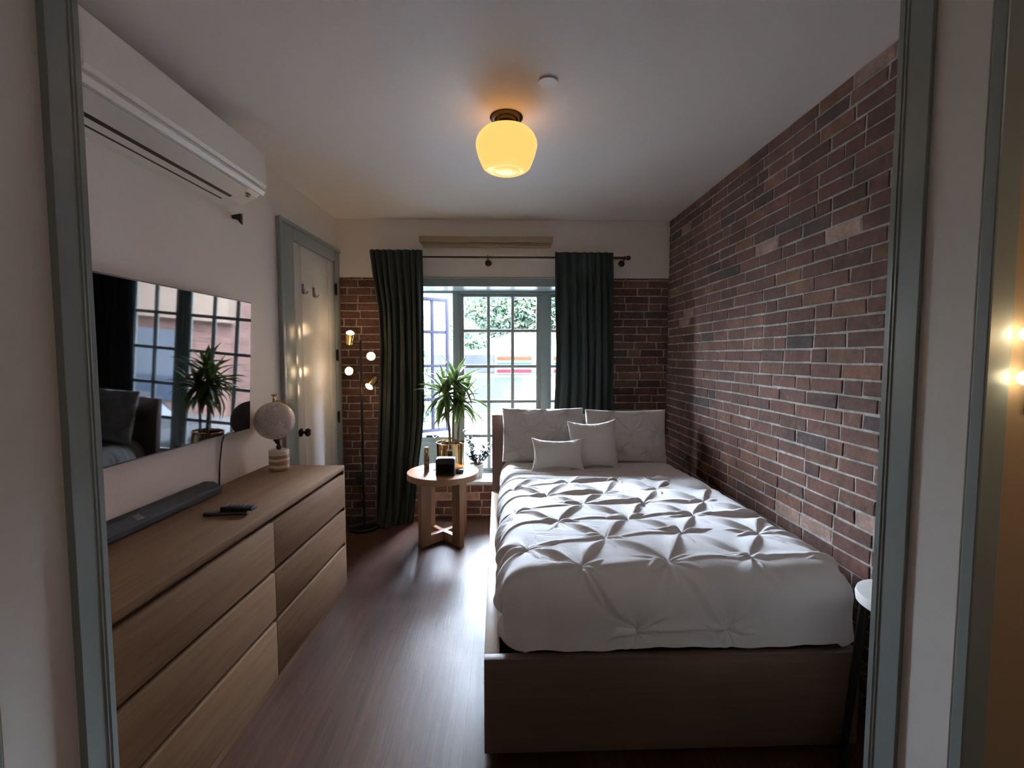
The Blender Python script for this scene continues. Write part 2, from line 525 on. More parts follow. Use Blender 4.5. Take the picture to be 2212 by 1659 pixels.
rnd = random.Random(7)
def brick_color():
    r = rnd.random()
    if r < 0.56: c = (0.165, 0.073, 0.057)
    elif r < 0.76: c = (0.125, 0.058, 0.050)
    elif r < 0.90: c = (0.20, 0.095, 0.066)
    elif r < 0.95: c = (0.092, 0.060, 0.060)
    else: c = (0.25, 0.125, 0.09)
    k = rnd.uniform(0.52, 0.74)
    return (c[0] * k * 1.12, c[1] * k * 1.02, c[2] * k * 0.84)
def brick_face(mb, P0, U, Nn, width, z0, z1, pale=(), zbase=0.0, holes=()):
    """bricks standing proud of a mortar face; P0 origin, U along, Nn outward"""
    P0 = Vector(P0); U = Vector(U); Nn = Vector(Nn); Z = Vector((0, 0, 1))
    ch = 0.0677
    k0 = int(math.floor((z0 - zbase) / ch)); k1 = int(math.ceil((z1 - zbase) / ch))
    for k in range(k0, k1):
        za, zb = zbase + k * ch + 0.005, zbase + (k + 1) * ch - 0.005
        za = max(za, z0); zb = min(zb, z1)
        if zb - za < 0.012: continue
        u = -(0.105 if k % 2 else 0.0) - rnd.uniform(0, 0.06)
        while u < width:
            L = rnd.choice([0.2, 0.205, 0.19, 0.2, 0.205, 0.21, 0.1])
            a, b = max(u, 0.0), min(u + L, width)
            u += L + 0.0105
            if b - a < 0.02: continue
            segs = [(a, b)]
            for (h0, h1, hz0, hz1) in holes:
                if zb > hz0 + 0.01 and za < hz1 - 0.01:
                    ns = []
                    for (p, q) in segs:
                        if q <= h0 or p >= h1: ns.append((p, q))
                        else:
                            if h0 - p > 0.02: ns.append((p, h0))
                            if q - h1 > 0.02: ns.append((h1, q))
                    segs = ns
            for (a2, b2) in segs:
                col = brick_color()
                for (pu, pz) in pale:
                    if a2 - 0.004 <= pu <= b2 + 0.004 and za - 0.005 <= pz <= zb + 0.005:
                        q = rnd.uniform(0.9, 1.1)
                        col = (0.32 * q, 0.20 * q, 0.155 * q)
                h = rnd.uniform(0.002, 0.0055)
                j = lambda s=0.0028: rnd.uniform(-s, s)
                c = 0.004
                # outer chamfered brick: base ring, front ring
                pts = []
                A = [(a2 + j(), za + j()), (b2 + j(), za + j()), (b2 + j(), zb + j()), (a2 + j(), zb + j())]
                cu = (a2 + b2) / 2; cz = (za + zb) / 2
                for (x, z) in A: pts.append(P0 + U * x + Z * z - Nn * 0.004)
                for (x, z) in A: pts.append(P0 + U * x + Z * z + Nn * (h * 0.55))
                g = rnd.uniform(0.004, 0.012)
                g = min(g, (b2 - a2) * 0.3)
                ring = []
                for n_, (x, z) in enumerate(A):
                    sx = 1 if x < cu else -1; sz = 1 if z < cz else -1
                    p1 = (x + sx * c * 0.8, z + sz * g); p2 = (x + sx * g * 1.3, z + sz * c * 0.8)
                    ring += [p1, p2] if n_ in (0, 2) else [p2, p1]
                for (x, z) in ring: pts.append(P0 + U * (x + j(0.001)) + Z * (z + j(0.001)) + Nn * (h + j(0.0007)))
                fs = []
                for i in range(4):
                    i2 = (i + 1) % 4
                    fs.append((i, i2, 4 + i2, 4 + i))
                    fs.append((4 + i, 8 + 2 * i, 8 + 2 * i + 1))
                    fs.append((4 + i, 8 + 2 * i + 1, 8 + (2 * i + 2) % 8, 4 + i2))
                fs.append(tuple(range(8, 16)))
                mb.add(pts, fs, col)
MORTAR = (0.34, 0.315, 0.285)
# right wall: brick
m = MB()
m.box(XR, XR + 0.16, YF - 0.2, YB + 0.46, 0, H, col=MORTAR)
pale = []
def wr(u, v):  # point of the right wall seen in that direction
    X = (u - 1106) / 998.19; U_ = -(v - 829.5) / 998.19
    c, s = math.cos(0.0612), math.sin(0.0612); y = c + s * U_; z = -s + c * U_
    c, s = math.cos(0.02273), math.sin(0.02273); x, y = c * X + s * y, -s * X + c * y
    t = XR / x
    return (y * t - YF, 1.4564 + z * t)
pale = [(0.996, 1.905), (1.44, 1.895), (0.893, 2.434), (2.56, 2.505), (1.265, 0.665), (1.02, 0.665), (0.80, 0.733), (2.10, 1.40), (2.13, 0.40)]
pale = [wr(1795, 515), wr(1638, 548), wr(1852, 182), wr(1482, 492), wr(1690, 1105), wr(1762, 1145), wr(1852, 1118), wr(1497, 668), wr(1480, 690)]
brick_face(m, (XR, YF, 0), (0, 1, 0), (-1, 0, 0), YB - YF, 0, H - 0.004, pale)
struct(m.build('wall_right', 'brick'), 'exposed red brick wall beside the bed')
# back wall: brick below, window opening
m = MB()
D = 0.46
m.box(-1.75, XO0, YB, YB + D, 0, ZOP, col=MORTAR)
m.box(XO1, XR + 0.16, YB, YB + D, 0, ZOP, col=MORTAR)
m.box(XO0, XO1, YB, YB + D, 0, ZSILL - 0.03, col=MORTAR)
brick_face(m, (XL, YB, 0), (1, 0, 0), (0, -1, 0), XR - XL, 0, ZOP - 0.004, [(2.0, 0.15), (0.98, 0.18), (1.15, 0.18)], zbase=0.02,
           holes=[(XO0 - XL, XO1 - XL, ZSILL - 0.035, ZOP)])
struct(m.build('wall_back', 'brick'), 'brick lower part of the window wall')
m = MB()
m.box(-1.75, XR - 0.0, YB - 0.012, YB + D, ZOP, H)
struct(m.build('wall_back_upper', 'plaster'), 'white plaster band above the window')
# grey-green lining of the window recess
m = MB()
m.box(XO0, XO0 + 0.012, YB - 0.012, YB + 0.36, ZSILL, 2.064)
m.box(XO1 - 0.012, XO1, YB - 0.012, YB + 0.36, ZSILL, 2.064)
m.box(XO0, XO1, YB + 0.001, YB + 0.42, 2.064, ZOP - 0.001)
m.box(XO0, XO1, YB - 0.026, YB + 0.001, ZOP - 0.010, ZOP + 0.002)
struct(m.build('trim_1', 'trim', bevel=0.003), 'grey-green lining of the window recess')
m = MB()
m.box(XO0, XO1, YB - 0.02, YB + 0.40, ZSILL - 0.03, ZSILL)
struct(m.build('trim_2', M['trim'] and paint('pale_sill_paint', (0.50, 0.56, 0.55), 0.25, 0.02, 30), bevel=0.004), 'pale glossy window sill')
# baseboard on back wall
# doorway wall between hall and bedroom
YH = 0.764
m = MB()
m.box(-2.6, -0.845, YH, YF, 0, H)
m.box(0.825, 2.6, YH, YF, 0, H)
m.box(-0.845, 0.825, YH, YF, 2.42, H)
struct(m.build('wall_front', 'plaster'), 'wall with the wide doorway')
m = MB()
m.box(-0.8455, -0.830, 0.748, 0.884, 0, 2.41)
m.box(0.808, 0.8255, 0.776, 0.884, 0, 2.41)
m.box(-0.830, 0.808, 0.764, 0.884, 2.41, 2.425)
struct(m.build('trim_3', 'jambwhite', bevel=0.002), 'white jamb lining of the doorway')
m = MB()
m.box(-0.8452, -0.8155, 0.882, YF + 0.004, 0, 2.40)
m.box(0.800, 0.8252, 0.878, YF + 0.004, 0, 2.40)
m.box(-0.8155, 0.800, 0.880, YF + 0.004, 2.385, 2.424)
for yy in (0.930, 0.9385):
    m.tube([(-0.8155, yy, 0), (-0.8155, yy, 2.385)], 0.0022, 8)
    m.tube([(0.800, yy, 0), (0.800, yy, 2.385)], 0.0022, 8)
struct(m.build('trim_4', 'trim', bevel=0.002), 'grey-green door stop of the doorway')
m = MB()
m.box(0.808, 0.850, 0.752, 0.776, 0, 2.46)
m.box(-0.905, -0.830, 0.735, 0.750, 0, 2.46)
m.box(-0.905, 0.85, 0.735, 0.764, 2.425, 2.50)
struct(m.build('trim_5', 'trim', bevel=0.003), 'grey-green casing on the hall side')
m = MB()
m.box(0.85, 2.6, 0.757, 0.7639, 0, H)
struct(m.build('wall_hall_front', 'tan'), 'beige hall wall right of the doorway, tinted with warm lamp light')
m = MB()
m.box(-2.6, -2.5, -2.2, YH, 0, H)
m.box(2.5, 2.6, -2.2, YH, 0, H)
m.box(-2.5, 2.5, -2.2, -2.1, 0, H)
struct(m.build('wall_hall', 'plaster'), 'walls of the hall behind the viewer')
# shell behind brick corners
m = MB()
m.box(1.644, 1.75, YF - 0.2, YB + 0.46, 0, H)
struct(m.build('wall_outer', 'plaster'), 'outer wall')

# ---------------------------------------------------------------- window
YW = 4.47
def sash(name, x0, x1, z0, z1, cols, zs, parent, loc=(0, 0, 0), rotz=0.0, mat='trim', fr=0.035, label=None):
    """frame with muntins in local coordinates; x0..x1 from the origin"""
    m = MB()
    m.cbox(x0, x0 + fr, -0.02, 0.02, z0, z1, 0.003)
    m.cbox(x1 - fr, x1, -0.02, 0.02, z0, z1, 0.003)
    m.cbox(x0 + fr, x1 - fr, -0.019, 0.019, z0, z0 + fr, 0.003)
    m.cbox(x0 + fr, x1 - fr, -0.019, 0.019, z1 - fr, z1, 0.003)
    for c in cols: m.cbox(c - 0.0155, c + 0.0155, -0.014, 0.014, z0 + fr, z1 - fr, 0.003)
    for z in zs: m.cbox(x0 + fr, x1 - fr, -0.0145, 0.0145, z - 0.0145, z + 0.0145, 0.003)
    o = m.build(name, mat, parent, smooth=True, loc=loc, rotz=rotz, label=label)
    g = MB(); g.box(x0 + fr, x1 - fr, -0.002, 0.002, z0 + fr, z1 - fr)
    g.build('pane', 'glass', o)
    return o
m = MB()
F0, F1 = YW - 0.05, YW + 0.05
m.cbox(XO0 + 0.012, XO1 - 0.012, F0, F1, 2.044, 2.0638, 0.003)
m.cbox(XO0 + 0.012, XO1 - 0.012, F0, F1, ZSILL, ZSILL + 0.012, 0.003)
m.cbox(XO0 + 0.012, XO0 + 0.05, F0, F1, ZSILL + 0.012, 2.044, 0.003)
m.cbox(XO1 - 0.05, XO1 - 0.012, F0, F1, ZSILL + 0.012, 2.044, 0.003)
m.cbox(-0.462, -0.404, F0 - 0.01, F1, ZSILL + 0.012, 2.044, 0.004)
m.cbox(0.380, 0.446, F0 - 0.01, F1, ZSILL + 0.012, 2.044, 0.004)
for (a, b) in ((-0.404, -0.386), (0.362, 0.380)):
    m.cbox(a, b, F0 + 0.02, F1, ZSILL + 0.012, 2.044, 0.003)
win = struct(m.build('window_1', 'trim', smooth=True), 'three-part grey-green window behind the curtains')
zr = [1.695, 1.354, 1.015, 0.678]
sash('sash', -0.386, 0.362, ZSILL + 0.0125, 2.0435, [-0.124, 0.107], zr, win, loc=(0, YW, 0), fr=0.028, label='fixed middle sash with fifteen panes')
sash('sash', 0.448, 0.918, ZSILL + 0.0125, 2.0435, [0.683], zr, win, loc=(0, YW, 0), fr=0.032)
m = MB()
m.cbox(-0.95, -0.462, F0 + 0.01, F1 - 0.01, ZSILL + 0.012, 0.675, 0.003)
m.cbox(-0.90, -0.512, F0 - 0.002, F0 + 0.012, ZSILL + 0.06, 0.62, 0.004)
m.build('apron_panel', 'trim', win, smooth=True, label='grey-green panel under the open casement')
ML = M['lilac'] = paint('dark_lilac_sash_paint', (0.017, 0.0185, 0.029), 0.6, 0.02, 40, spec=0.02)  # lilac paint kept very dark so the bright sky does not bleach it
osash = sash('open_sash', 0.0, 0.52, 0.68, 2.040, [0.175, 0.34], [1.695, 1.354, 1.015], win, loc=(-0.985, YW + 0.045, 0), rotz=math.radians(33), mat='lilac', fr=0.034, label='casement sash swung open outwards')
m = MB()
m.cbox(-0.72, -0.60, F0 - 0.03, F0 + 0.005, 0.677, 0.70, 0.004)
crk = m.build('crank_housing', 'black', win, smooth=True, label='black casement crank')
m = MB()
m.tube([(-0.66, F0 - 0.03, 0.69), (-0.635, F0 - 0.045, 0.675), (-0.60, F0 - 0.05, 0.70)], 0.005, 8)
m.build('crank_handle', 'steel', crk, smooth=True)
m = MB()
m.cbox(-0.468, -0.458, F0 - 0.02, F0 + 0.0, 0.86, 0.93, 0.003)
m.tube([(-0.463, F0 - 0.02, 0.89), (-0.463, F0 - 0.035, 0.86), (-0.463, F0 - 0.04, 0.83)], 0.005, 8)
m.build('latch', 'black', win, smooth=True)

# ---------------------------------------------------------------- door on the left wall
m = MB()
s0, s1, zt = 0.118, 0.845, 2.245
m.cbox(0.0, 0.022, -1.04, -s1 - 0.004, 0, zt + 0.115, 0.004)
m.cbox(0.0, 0.022, -s0 + 0.004, -0.012, 0, zt + 0.115, 0.004)
m.cbox(0.0, 0.022, -s1 - 0.004, -s0 + 0.004, zt + 0.006, zt + 0.115, 0.004)
m.cbox(0.022, 0.032, -1.045, -1.015, 0, zt + 0.118, 0.003)
m.cbox(0.022, 0.032, -1.015, -0.008, zt + 0.095, zt + 0.118, 0.003)
cs = m.build('trim_6', 'trim', smooth=True, loc=(XL, YB, 0), rotz=LROT)
struct(cs, 'grey-green casing around the closet door')
m = MB()
dd = 0.012
m.box(0.001, dd - 0.006, -s1, -s0, 0.01, zt)
st = 0.125
def rail(a, b, z0, z1): m.cbox(dd - 0.007, dd, -b, -a, z0, z1, 0.0025)
rail(s0, s0 + st, 0.01, zt); rail(s1 - st, s1, 0.01, zt)
rail(s0 + st, s1 - st, zt - 0.15, zt); rail(s0 + st, s1 - st, 0.01, 0.22)
dr = struct(m.build('door_1', 'doorwhite', smooth=True, loc=(XL, YB, 0), rotz=LROT), 'glossy white panelled door on the left wall')
for sz, zz in ((0.70, 1.936), (0.515, 1.935)):
    m = MB()
    m.cbox(dd - 0.006, dd + 0.002, -sz - 0.011, -sz + 0.011, zz - 0.035, zz + 0.04, 0.003)
    m.tube([(dd, -sz, zz + 0.02), (dd + 0.008, -sz, zz - 0.012), (dd + 0.014, -sz, zz - 0.034), (dd + 0.026, -sz, zz - 0.032), (dd + 0.034, -sz, zz - 0.012)], [0.006, 0.006, 0.006, 0.005, 0.006], 10)
    m.build('coat_hook', 'steel', dr, smooth=True)
m = MB()
rx = Matrix.Rotation(PI / 2, 4, 'Y')
kn = [(0.0005, 0.0), (0.030, 0.0), (0.032, 0.004), (0.028, 0.009), (0.012, 0.012), (0.009, 0.03), (0.011, 0.036), (0.026, 0.042), (0.030, 0.054), (0.026, 0.064), (0.012, 0.070), (0.0005, 0.071)]
KM = Matrix.Translation((dd - 0.001, -0.80, 0.908)) @ rx
m.lathe(kn, 24, mat=KM)
m.build('door_knob', 'blackmetal', dr, smooth=True)
for zz in (2.017, 1.46, 0.93):
    m = MB()
    m.cbox(0.018, 0.030, -0.124, -0.096, zz - 0.045, zz + 0.045, 0.002)
    m.tube([(0.030, -0.118, zz - 0.05), (0.030, -0.118, zz + 0.05)], 0.006, 8)
    m.build('hinge', 'blackmetal', dr, smooth=True)

# ================================================================ furniture
# ---- dresser
dl = 0.8435
DR = thing('dresser', 'long pale oak dresser with six handleless drawers under the television', 'dresser', LW(1.2535 + dl, 0.012), LROT)
# local: x out of wall 0..0.479, y along (+y towards the far end), z
m = MB()
m.cbox(0, 0.479, -dl, dl, 0.752, 0.780, 0.0015)
m.build('top', 'oak', DR, smooth=True)
m = MB()
m.box(0.0, 0.478, dl - 0.018, dl, 0, 0.752)
m.box(0.0, 0.478, -dl, -dl + 0.018, 0, 0.752)
m.box(0.0, 0.478, -dl + 0.018, dl - 0.018, 0, 0.028)
m.build('carcass', 'oak', DR)
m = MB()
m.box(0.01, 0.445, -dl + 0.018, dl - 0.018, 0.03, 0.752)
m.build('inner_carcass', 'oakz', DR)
for (z0, z1) in ((0.524, 0.727), (0.302, 0.501), (0.030, 0.279)):
    for (y0, y1) in ((-dl + 0.019, -0.0015), (0.0015, dl - 0.002)):
        m = MB()
        m.cbox(0.452, 0.480, y0, y1, z0, z1, 0.0015)
        m.box(0.446, 0.452, y0 + 0.002, y1 - 0.002, z0, z1 - 0.03)
        m.build('drawer', 'oak', DR, smooth=True)

# ---- television
TV = thing('television', 'large black television hung on the left wall above the dresser', 'television', LW(2.05, 0.0, 1.05), LROT)
yl, yh = -0.62, 0.556
tilt = 0.032
m = MB()
H1 = 0.70
m.prism([(0.030, -0.004), (0.052, -0.004), (0.052 + tilt, H1), (0.030 + tilt, H1)], 'Y', yl, yh)
m.build('casing', 'black', TV, bevel=0.002)
m = MB()
m.prism([(0.0521, 0.002), (0.0535, 0.002), (0.0535 + tilt * 0.99, H1 - 0.006), (0.0521 + tilt * 0.99, H1 - 0.006)], 'Y', yl + 0.006, yh - 0.006)
m.build('screen', 'screen', TV)
m = MB()
m.cbox(0.0, 0.032, -0.25, 0.2, 0.15, 0.5, 0.004)
m.build('wall_bracket', 'blackmetal', TV, smooth=True)
m = MB()
c0 = LW(1.70, 0.035, 1.05); c1 = LW(1.70, 0.008, 0.98)
m.tube([LW(1.68, 0.035, 1.08), LW(1.685, 0.012, 1.0), LW(1.70, 0.007, 0.9), LW(1.71, 0.007, 0.80), LW(1.71, 0.006, 0.70)], 0.004, 8)
tag(m.build('power_cable', 'black', smooth=True), 'thin black cable hanging from the television to the dresser', 'cable')

# ---- soundbar
SB = thing('soundbar', 'long black soundbar lying along the back of the dresser', 'soundbar', LW(2.28, 0.055, 0.78), LROT)
m = MB()
pf = [(-0.045, 0.004), (-0.045, 0.052), (-0.036, 0.058), (0.010, 0.058), (0.040, 0.040), (0.046, 0.028), (0.044, 0.004)]
m.prism(pf, 'Y', -0.45, 0.445)
m.build('body', paint('dark_speaker_cloth', (0.012, 0.012, 0.013), 0.6, 0.5, 400), SB, bevel=0.004)
m = MB()
m.prism([(-0.030, 0.0), (-0.030, 0.006), (0.030, 0.006), (0.030, 0.0)], 'Y', -0.44, 0.43)
m.build('foot', 'black', SB)
m = MB()
m.prism([(0.0125, 0.0578), (0.0135, 0.0583), (0.0395, 0.0412), (0.0385, 0.0403)], 'Y', -0.055, -0.02)
m.build('badge', paint('dull_badge', (0.10, 0.10, 0.10), 0.4, 0), SB)

# ---- remotes
def remote(name, label, loc, rot, L, W, T, pitch=0.0):
    R = thing(name, label, 'remote control', loc, rot, None)
    m = MB()
    m.cbox(-L / 2, L / 2, -W / 2, W / 2, 0.0, T, min(T, W) * 0.3)
    m.build('body', 'black', R, smooth=True)
    b = MB()
    for i in range(5):
        for j in range(3):
            b.cbox(-L * 0.3 + i * L * 0.13 - 0.004, -L * 0.3 + i * L * 0.13 + 0.004, (j - 1) * W * 0.26 - 0.003, (j - 1) * W * 0.26 + 0.003, T - 0.001, T + 0.0018, 0.0006)
    b.build('button', paint('grey_button', (0.12, 0.12, 0.12), 0.4, 0), R, smooth=True)
    return R
r1 = remote('remote_control', 'slim black remote control lying flat on the dresser, pointed end to the left', (-1.175, 1.965, 0.78), 0.08, 0.175, 0.042, 0.013)
r2 = remote('remote_control', 'thicker glossy black remote control resting on top of the slim one', (-1.135, 1.985, 0.7932), -0.06, 0.14, 0.046, 0.018)

# ---- globe
G = thing('desk_globe', 'small cream desk globe on a striped stone base on the dresser', 'globe', (-1.325, 2.752, 0.78), 0.0)
m = MB()
m.lathe([(0.0005, 0), (0.053, 0), (0.056, 0.003), (0.056, 0.115), (0.053, 0.119), (0.0005, 0.119)], 40)
def stripe_mat():
    mm, t, b = nodes('banded_stone')
    tc = N(t, 'ShaderNodeTexCoord'); sp = N(t, 'ShaderNodeSeparateXYZ')
    t.links.new(tc.outputs['Object'], sp.inputs[0])
    nz = N(t, 'ShaderNodeTexNoise', Scale=25.0)
    t.links.new(tc.outputs['Object'], nz.inputs['Vector'])
    ma = N(t, 'ShaderNodeMath', operation='MULTIPLY_ADD'); ma.inputs[1].default_value = 0.008
    t.links.new(nz.outputs['Fac'], ma.inputs[0]); t.links.new(sp.outputs['Z'], ma.inputs[2])
    mr = N(t, 'ShaderNodeMapRange'); mr.inputs['From Max'].default_value = 0.124
    t.links.new(ma.outputs[0], mr.inputs[0])
    cr = N(t, 'ShaderNodeValToRGB'); cr.color_ramp.interpolation = 'CONSTANT'
    A, B = (0.40, 0.22, 0.10, 1), (0.72, 0.64, 0.54, 1)
    e = cr.color_ramp.elements
    e[0].position = 0; e[0].color = A
    e[1].position = 0.16; e[1].color = B
    for p, c in ((0.30, A), (0.48, B), (0.60, A), (0.76, B)):
        q = e.new(p); q.color = c
    t.links.new(mr.outputs[0], cr.inputs[0]); t.links.new(cr.outputs[0], b.inputs['Base Color'])
    b.inputs['Roughness'].default_value = 0.4
    return mm
m.build('base', stripe_mat(), G, smooth=True)
m = MB()
m.sphere((0, 0, 0.134), 0.016, 16, 10)
m.tube([(0.0, 0, 0.12), (0, 0, 0.148), (-0.006, -0.002, 0.165), (-0.012, -0.004, 0.186)], [0.009, 0.008, 0.014, 0.016], 10)
m.build('neck', 'bronze', G, smooth=True)
cz = 0.292; cx = -0.020; RR = 0.111
m = MB()
for i in range(25):
    pass
tl = math.radians(20)
arc = []
for i in range(31):
    a = math.radians(-96 + i * (186 / 30))
    arc.append((cx + (RR + 0.008) * math.cos(a) * 0.55 , (RR + 0.008) * math.cos(a) * 0.835, cz + (RR + 0.008) * math.sin(a)))
m.tube(arc, 0.0045, 8)
m.tube([(cx, 0, cz + RR), (cx, 0, cz + RR + 0.022)], [0.009, 0.007], 12)
m.lathe([(0.004, 0), (0.005, 0.012), (0.016, 0.02), (0.017, 0.024), (0.0005, 0.026)], 16, (cx, 0, cz + RR + 0.02))
m.build('meridian', 'brass', G, smooth=True, label='brass half ring and finial')
def globe_mat():
    mm, t, b = nodes('pale_map')
    tc = N(t, 'ShaderNodeTexCoord')
    nz = N(t, 'ShaderNodeTexNoise', Scale=11.0, Detail=6.0, Roughness=0.6)
    t.links.new(tc.outputs['Object'], nz.inputs['Vector'])
    cr = N(t, 'ShaderNodeValToRGB')
    e = cr.color_ramp.elements
    e[0].position = 0.44; e[0].color = (0.66, 0.58, 0.53, 1)
    e[1].position = 0.56; e[1].color = (0.56, 0.45, 0.41, 1)
    q = e.new(0.485); q.color = (0.68, 0.60, 0.55, 1)
    q = e.new(0.50); q.color = (0.36, 0.27, 0.24, 1)
    q = e.new(0.52); q.color = (0.60, 0.52, 0.44, 1)
    t.links.new(nz.outputs['Fac'], cr.inputs[0]); t.links.new(cr.outputs[0], b.inputs['Base Color'])
    b.inputs['Roughness'].default_value = 0.35
    return mm
m = MB()
m.sphere((0, 0, 0), RR, 48, 28)
m.build('sphere', globe_mat(), G, smooth=True, loc=(cx, 0, cz))

# ---- air conditioner
AC = thing('air_conditioner', 'white split air conditioner high on the left wall', 'air conditioner', LW(2.10, 0.0, 2.24), LROT)
y0, y1 = -0.52, 0.525
m = MB()
pf = [(0.0, 0.0), (0.0, 0.30), (0.185, 0.30), (0.203, 0.285), (0.215, 0.095), (0.205, 0.070), (0.180, 0.050), (0.10, 0.012), (0.04, 0.0)]
m.prism(pf, 'Y', y0, y1)
m.build('body', 'acwhite', AC, bevel=0.006)
m = MB()
m.prism([(0.205, 0.290), (0.226, 0.278), (0.234, 0.112), (0.226, 0.096), (0.205, 0.098)], 'Y', y0 + 0.002, y1 + 0.004)
m.build('front_panel', 'acwhite', AC, bevel=0.006)
m = MB()
m.prism([(0.222, 0.087), (0.228, 0.080), (0.214, 0.058), (0.204, 0.062)], 'Y', y0 + 0.002, y1 - 0.002)
m.build('lower_lip', 'acwhite', AC, bevel=0.003)
m = MB()
m.prism([(0.200, 0.056), (0.198, 0.061), (0.150, 0.033), (0.132, 0.018), (0.136, 0.013), (0.155, 0.026)], 'Y', y0 + 0.03, y1 - 0.115)
m.build('louvre', 'acgrey', AC, bevel=0.002)
m = MB()
m.prism([(0.134, 0.0275), (0.113, 0.0165), (0.112, 0.0120), (0.133, 0.0225)], 'Y', y0 + 0.03, y1 - 0.13)
m.prism([(0.074, 0.009), (0.068, 0.006), (0.068, 0.003), (0.074, 0.006)], 'Y', y0 + 0.03, y1 - 0.13)
m.build('air_slot', 'black', AC)
m = MB()
for k, yy in enumerate((0.430, 0.442, 0.454)):
    m.box(0.176, 0.181, yy, yy + 0.006, 0.040 + 0.001, 0.0475)
m.box(0.163, 0.171, 0.45, 0.468, 0.034, 0.041)
m.build('display', paint('grey_ac_print', (0.2, 0.17, 0.14), 0.5, 0), AC)
m = MB()
P = [(0.0, 0.0), (0.03, 0.004), (0.034, -0.055), (0.028, -0.055)]
m.prism([(0.002, -0.012), (0.05, -0.004), (0.05, -0.062), (0.028, -0.035), (0.002, -0.03)], 'Y', -0.008, 0.008)
tag(m.build('cable_bracket', 'black', smooth=False, loc=LW(1.50, 0.0, 2.235), rotz=LROT), 'small black wedge-shaped bracket just under the air conditioner', 'bracket')

# ---- ceiling lamp
CL = thing('ceiling_lamp', 'glowing schoolhouse globe ceiling lamp with bronze canopy', 'ceiling lamp', (0.026, 2.367, H))
m = MB()
m.lathe([(0.0005, -0.0005), (0.080, -0.0005), (0.082, -0.005), (0.075, -0.012), (0.060, -0.015), (0.054, -0.024), (0.046, -0.028), (0.044, -0.036), (0.050, -0.040), (0.051, -0.062), (0.0005, -0.063)], 48)
m.build('canopy', 'bronze', CL, smooth=True)
m = MB()
m.lathe([(0.046, -0.045), (0.055, -0.050), (0.088, -0.058), (0.118, -0.072), (0.140, -0.094), (0.151, -0.118), (0.153, -0.138), (0.149, -0.160), (0.140, -0.190), (0.128, -0.220), (0.118, -0.242), (0.104, -0.252), (0.088, -0.259), (0.070, -0.262), (0.066, -0.259), (0.060, -0.262), (0.035, -0.268), (0.0005, -0.270)], 56)
m.build('shade', 'globe_lit', CL, smooth=True)
m = MB()
m.tube([(-0.04, -0.03, -0.05), (-0.054, -0.040, -0.050)], 0.004, 8)
m.build('thumb_screw', 'bronze', CL, smooth=True)
# ---- sprinkler cover
m = MB()
m.lathe([(0.0005, -0.008), (0.040, -0.008), (0.042, -0.006), (0.040, -0.004), (0.030, -0.0035), (0.030, 0.0), (0.0005, 0.0)], 40)
tag(m.build('sprinkler_cover', 'whiteplastic', smooth=True, loc=(0.200, 2.06, H - 0.0005)), 'round white sprinkler cover on the ceiling beside the lamp', 'sprinkler cover')

# ---- bed
BX, BY, BR = -0.063, 1.570, 0.008
BW, BL, BH, HH = 1.362, 2.03, 0.385, 0.995
BED = thing('bed', 'oak bed frame with tall headboard and solid footboard', 'bed', (BX, BY, 0), BR)
m = MB()
m.cbox(0, BW, 0.0, 0.035, 0.035, BH, 0.002)
m.build('footboard', 'oakx', BED, smooth=True)
for x in (0.0, BW - 0.055):
    m = MB()
    m.cbox(x, x + 0.055, 0.0353, BL, 0.05, BH, 0.002)
    m.build('side_rail', 'oakrail', BED, smooth=True)
m = MB()
m.cbox(0.004, BW + 0.012, BL, BL + 0.045, 0.0, HH, 0.003)
m.build('headboard', 'oakz', BED, smooth=True)
m = MB()
m.box(0.06, BW - 0.06, 0.04, BL, 0.10, 0.20)
m.build('slat_base', 'oakx', BED)
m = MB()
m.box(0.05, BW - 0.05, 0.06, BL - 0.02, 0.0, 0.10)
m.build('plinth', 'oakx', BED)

# ---- duvet
def vnoise(X, Y, sx, sy, seed):
    rs = np.random.RandomState(seed)
    out = np.zeros_like(X); amp = 1.0
    for o in range(3):
        g = rs.rand(64, 64)
        u = (X * sx * 2 ** o) % 63; v = (Y * sy * 2 ** o) % 63
        i = np.floor(u).astype(int); j = np.floor(v).astype(int)
        fu = u - i; fv = v - j
        fu = fu * fu * (3 - 2 * fu); fv = fv * fv * (3 - 2 * fv)
        a = g[i, j]; b = g[(i + 1) % 64, j]; c = g[i, (j + 1) % 64]; d = g[(i + 1) % 64, (j + 1) % 64]
        out += amp * ((a * (1 - fu) + b * fu) * (1 - fv) + (c * (1 - fu) + d * fu) * fv - 0.5)
        amp *= 0.5
    return out
TUFT = [(.089, 2.709), (.421, 2.809), (.743, 2.863), (.927, 2.664), (1.247, 2.682), (.262, 2.564), (.589, 2.583), (.766, 2.404), (1.094, 2.412),
        (.089, 2.306), (.437, 2.397), (.616, 2.178), (.955, 2.221), (1.27, 2.188), (.276, 2.15), (.45, 1.946), (.808, 1.994), (1.142, 1.976), (.107, 1.848),
        (.304, 1.70), (.641, 1.713), (.982, 1.744), (.485, 1.498), (.822, 1.49), (-.08, 2.5), (-.08, 2.08), (-.09, 1.69),
        (1.45, 2.42), (1.46, 1.97), (1.33, 1.74), (1.08, 2.86), (.25, 2.93), (.58, 2.99), (.92, 2.99)]
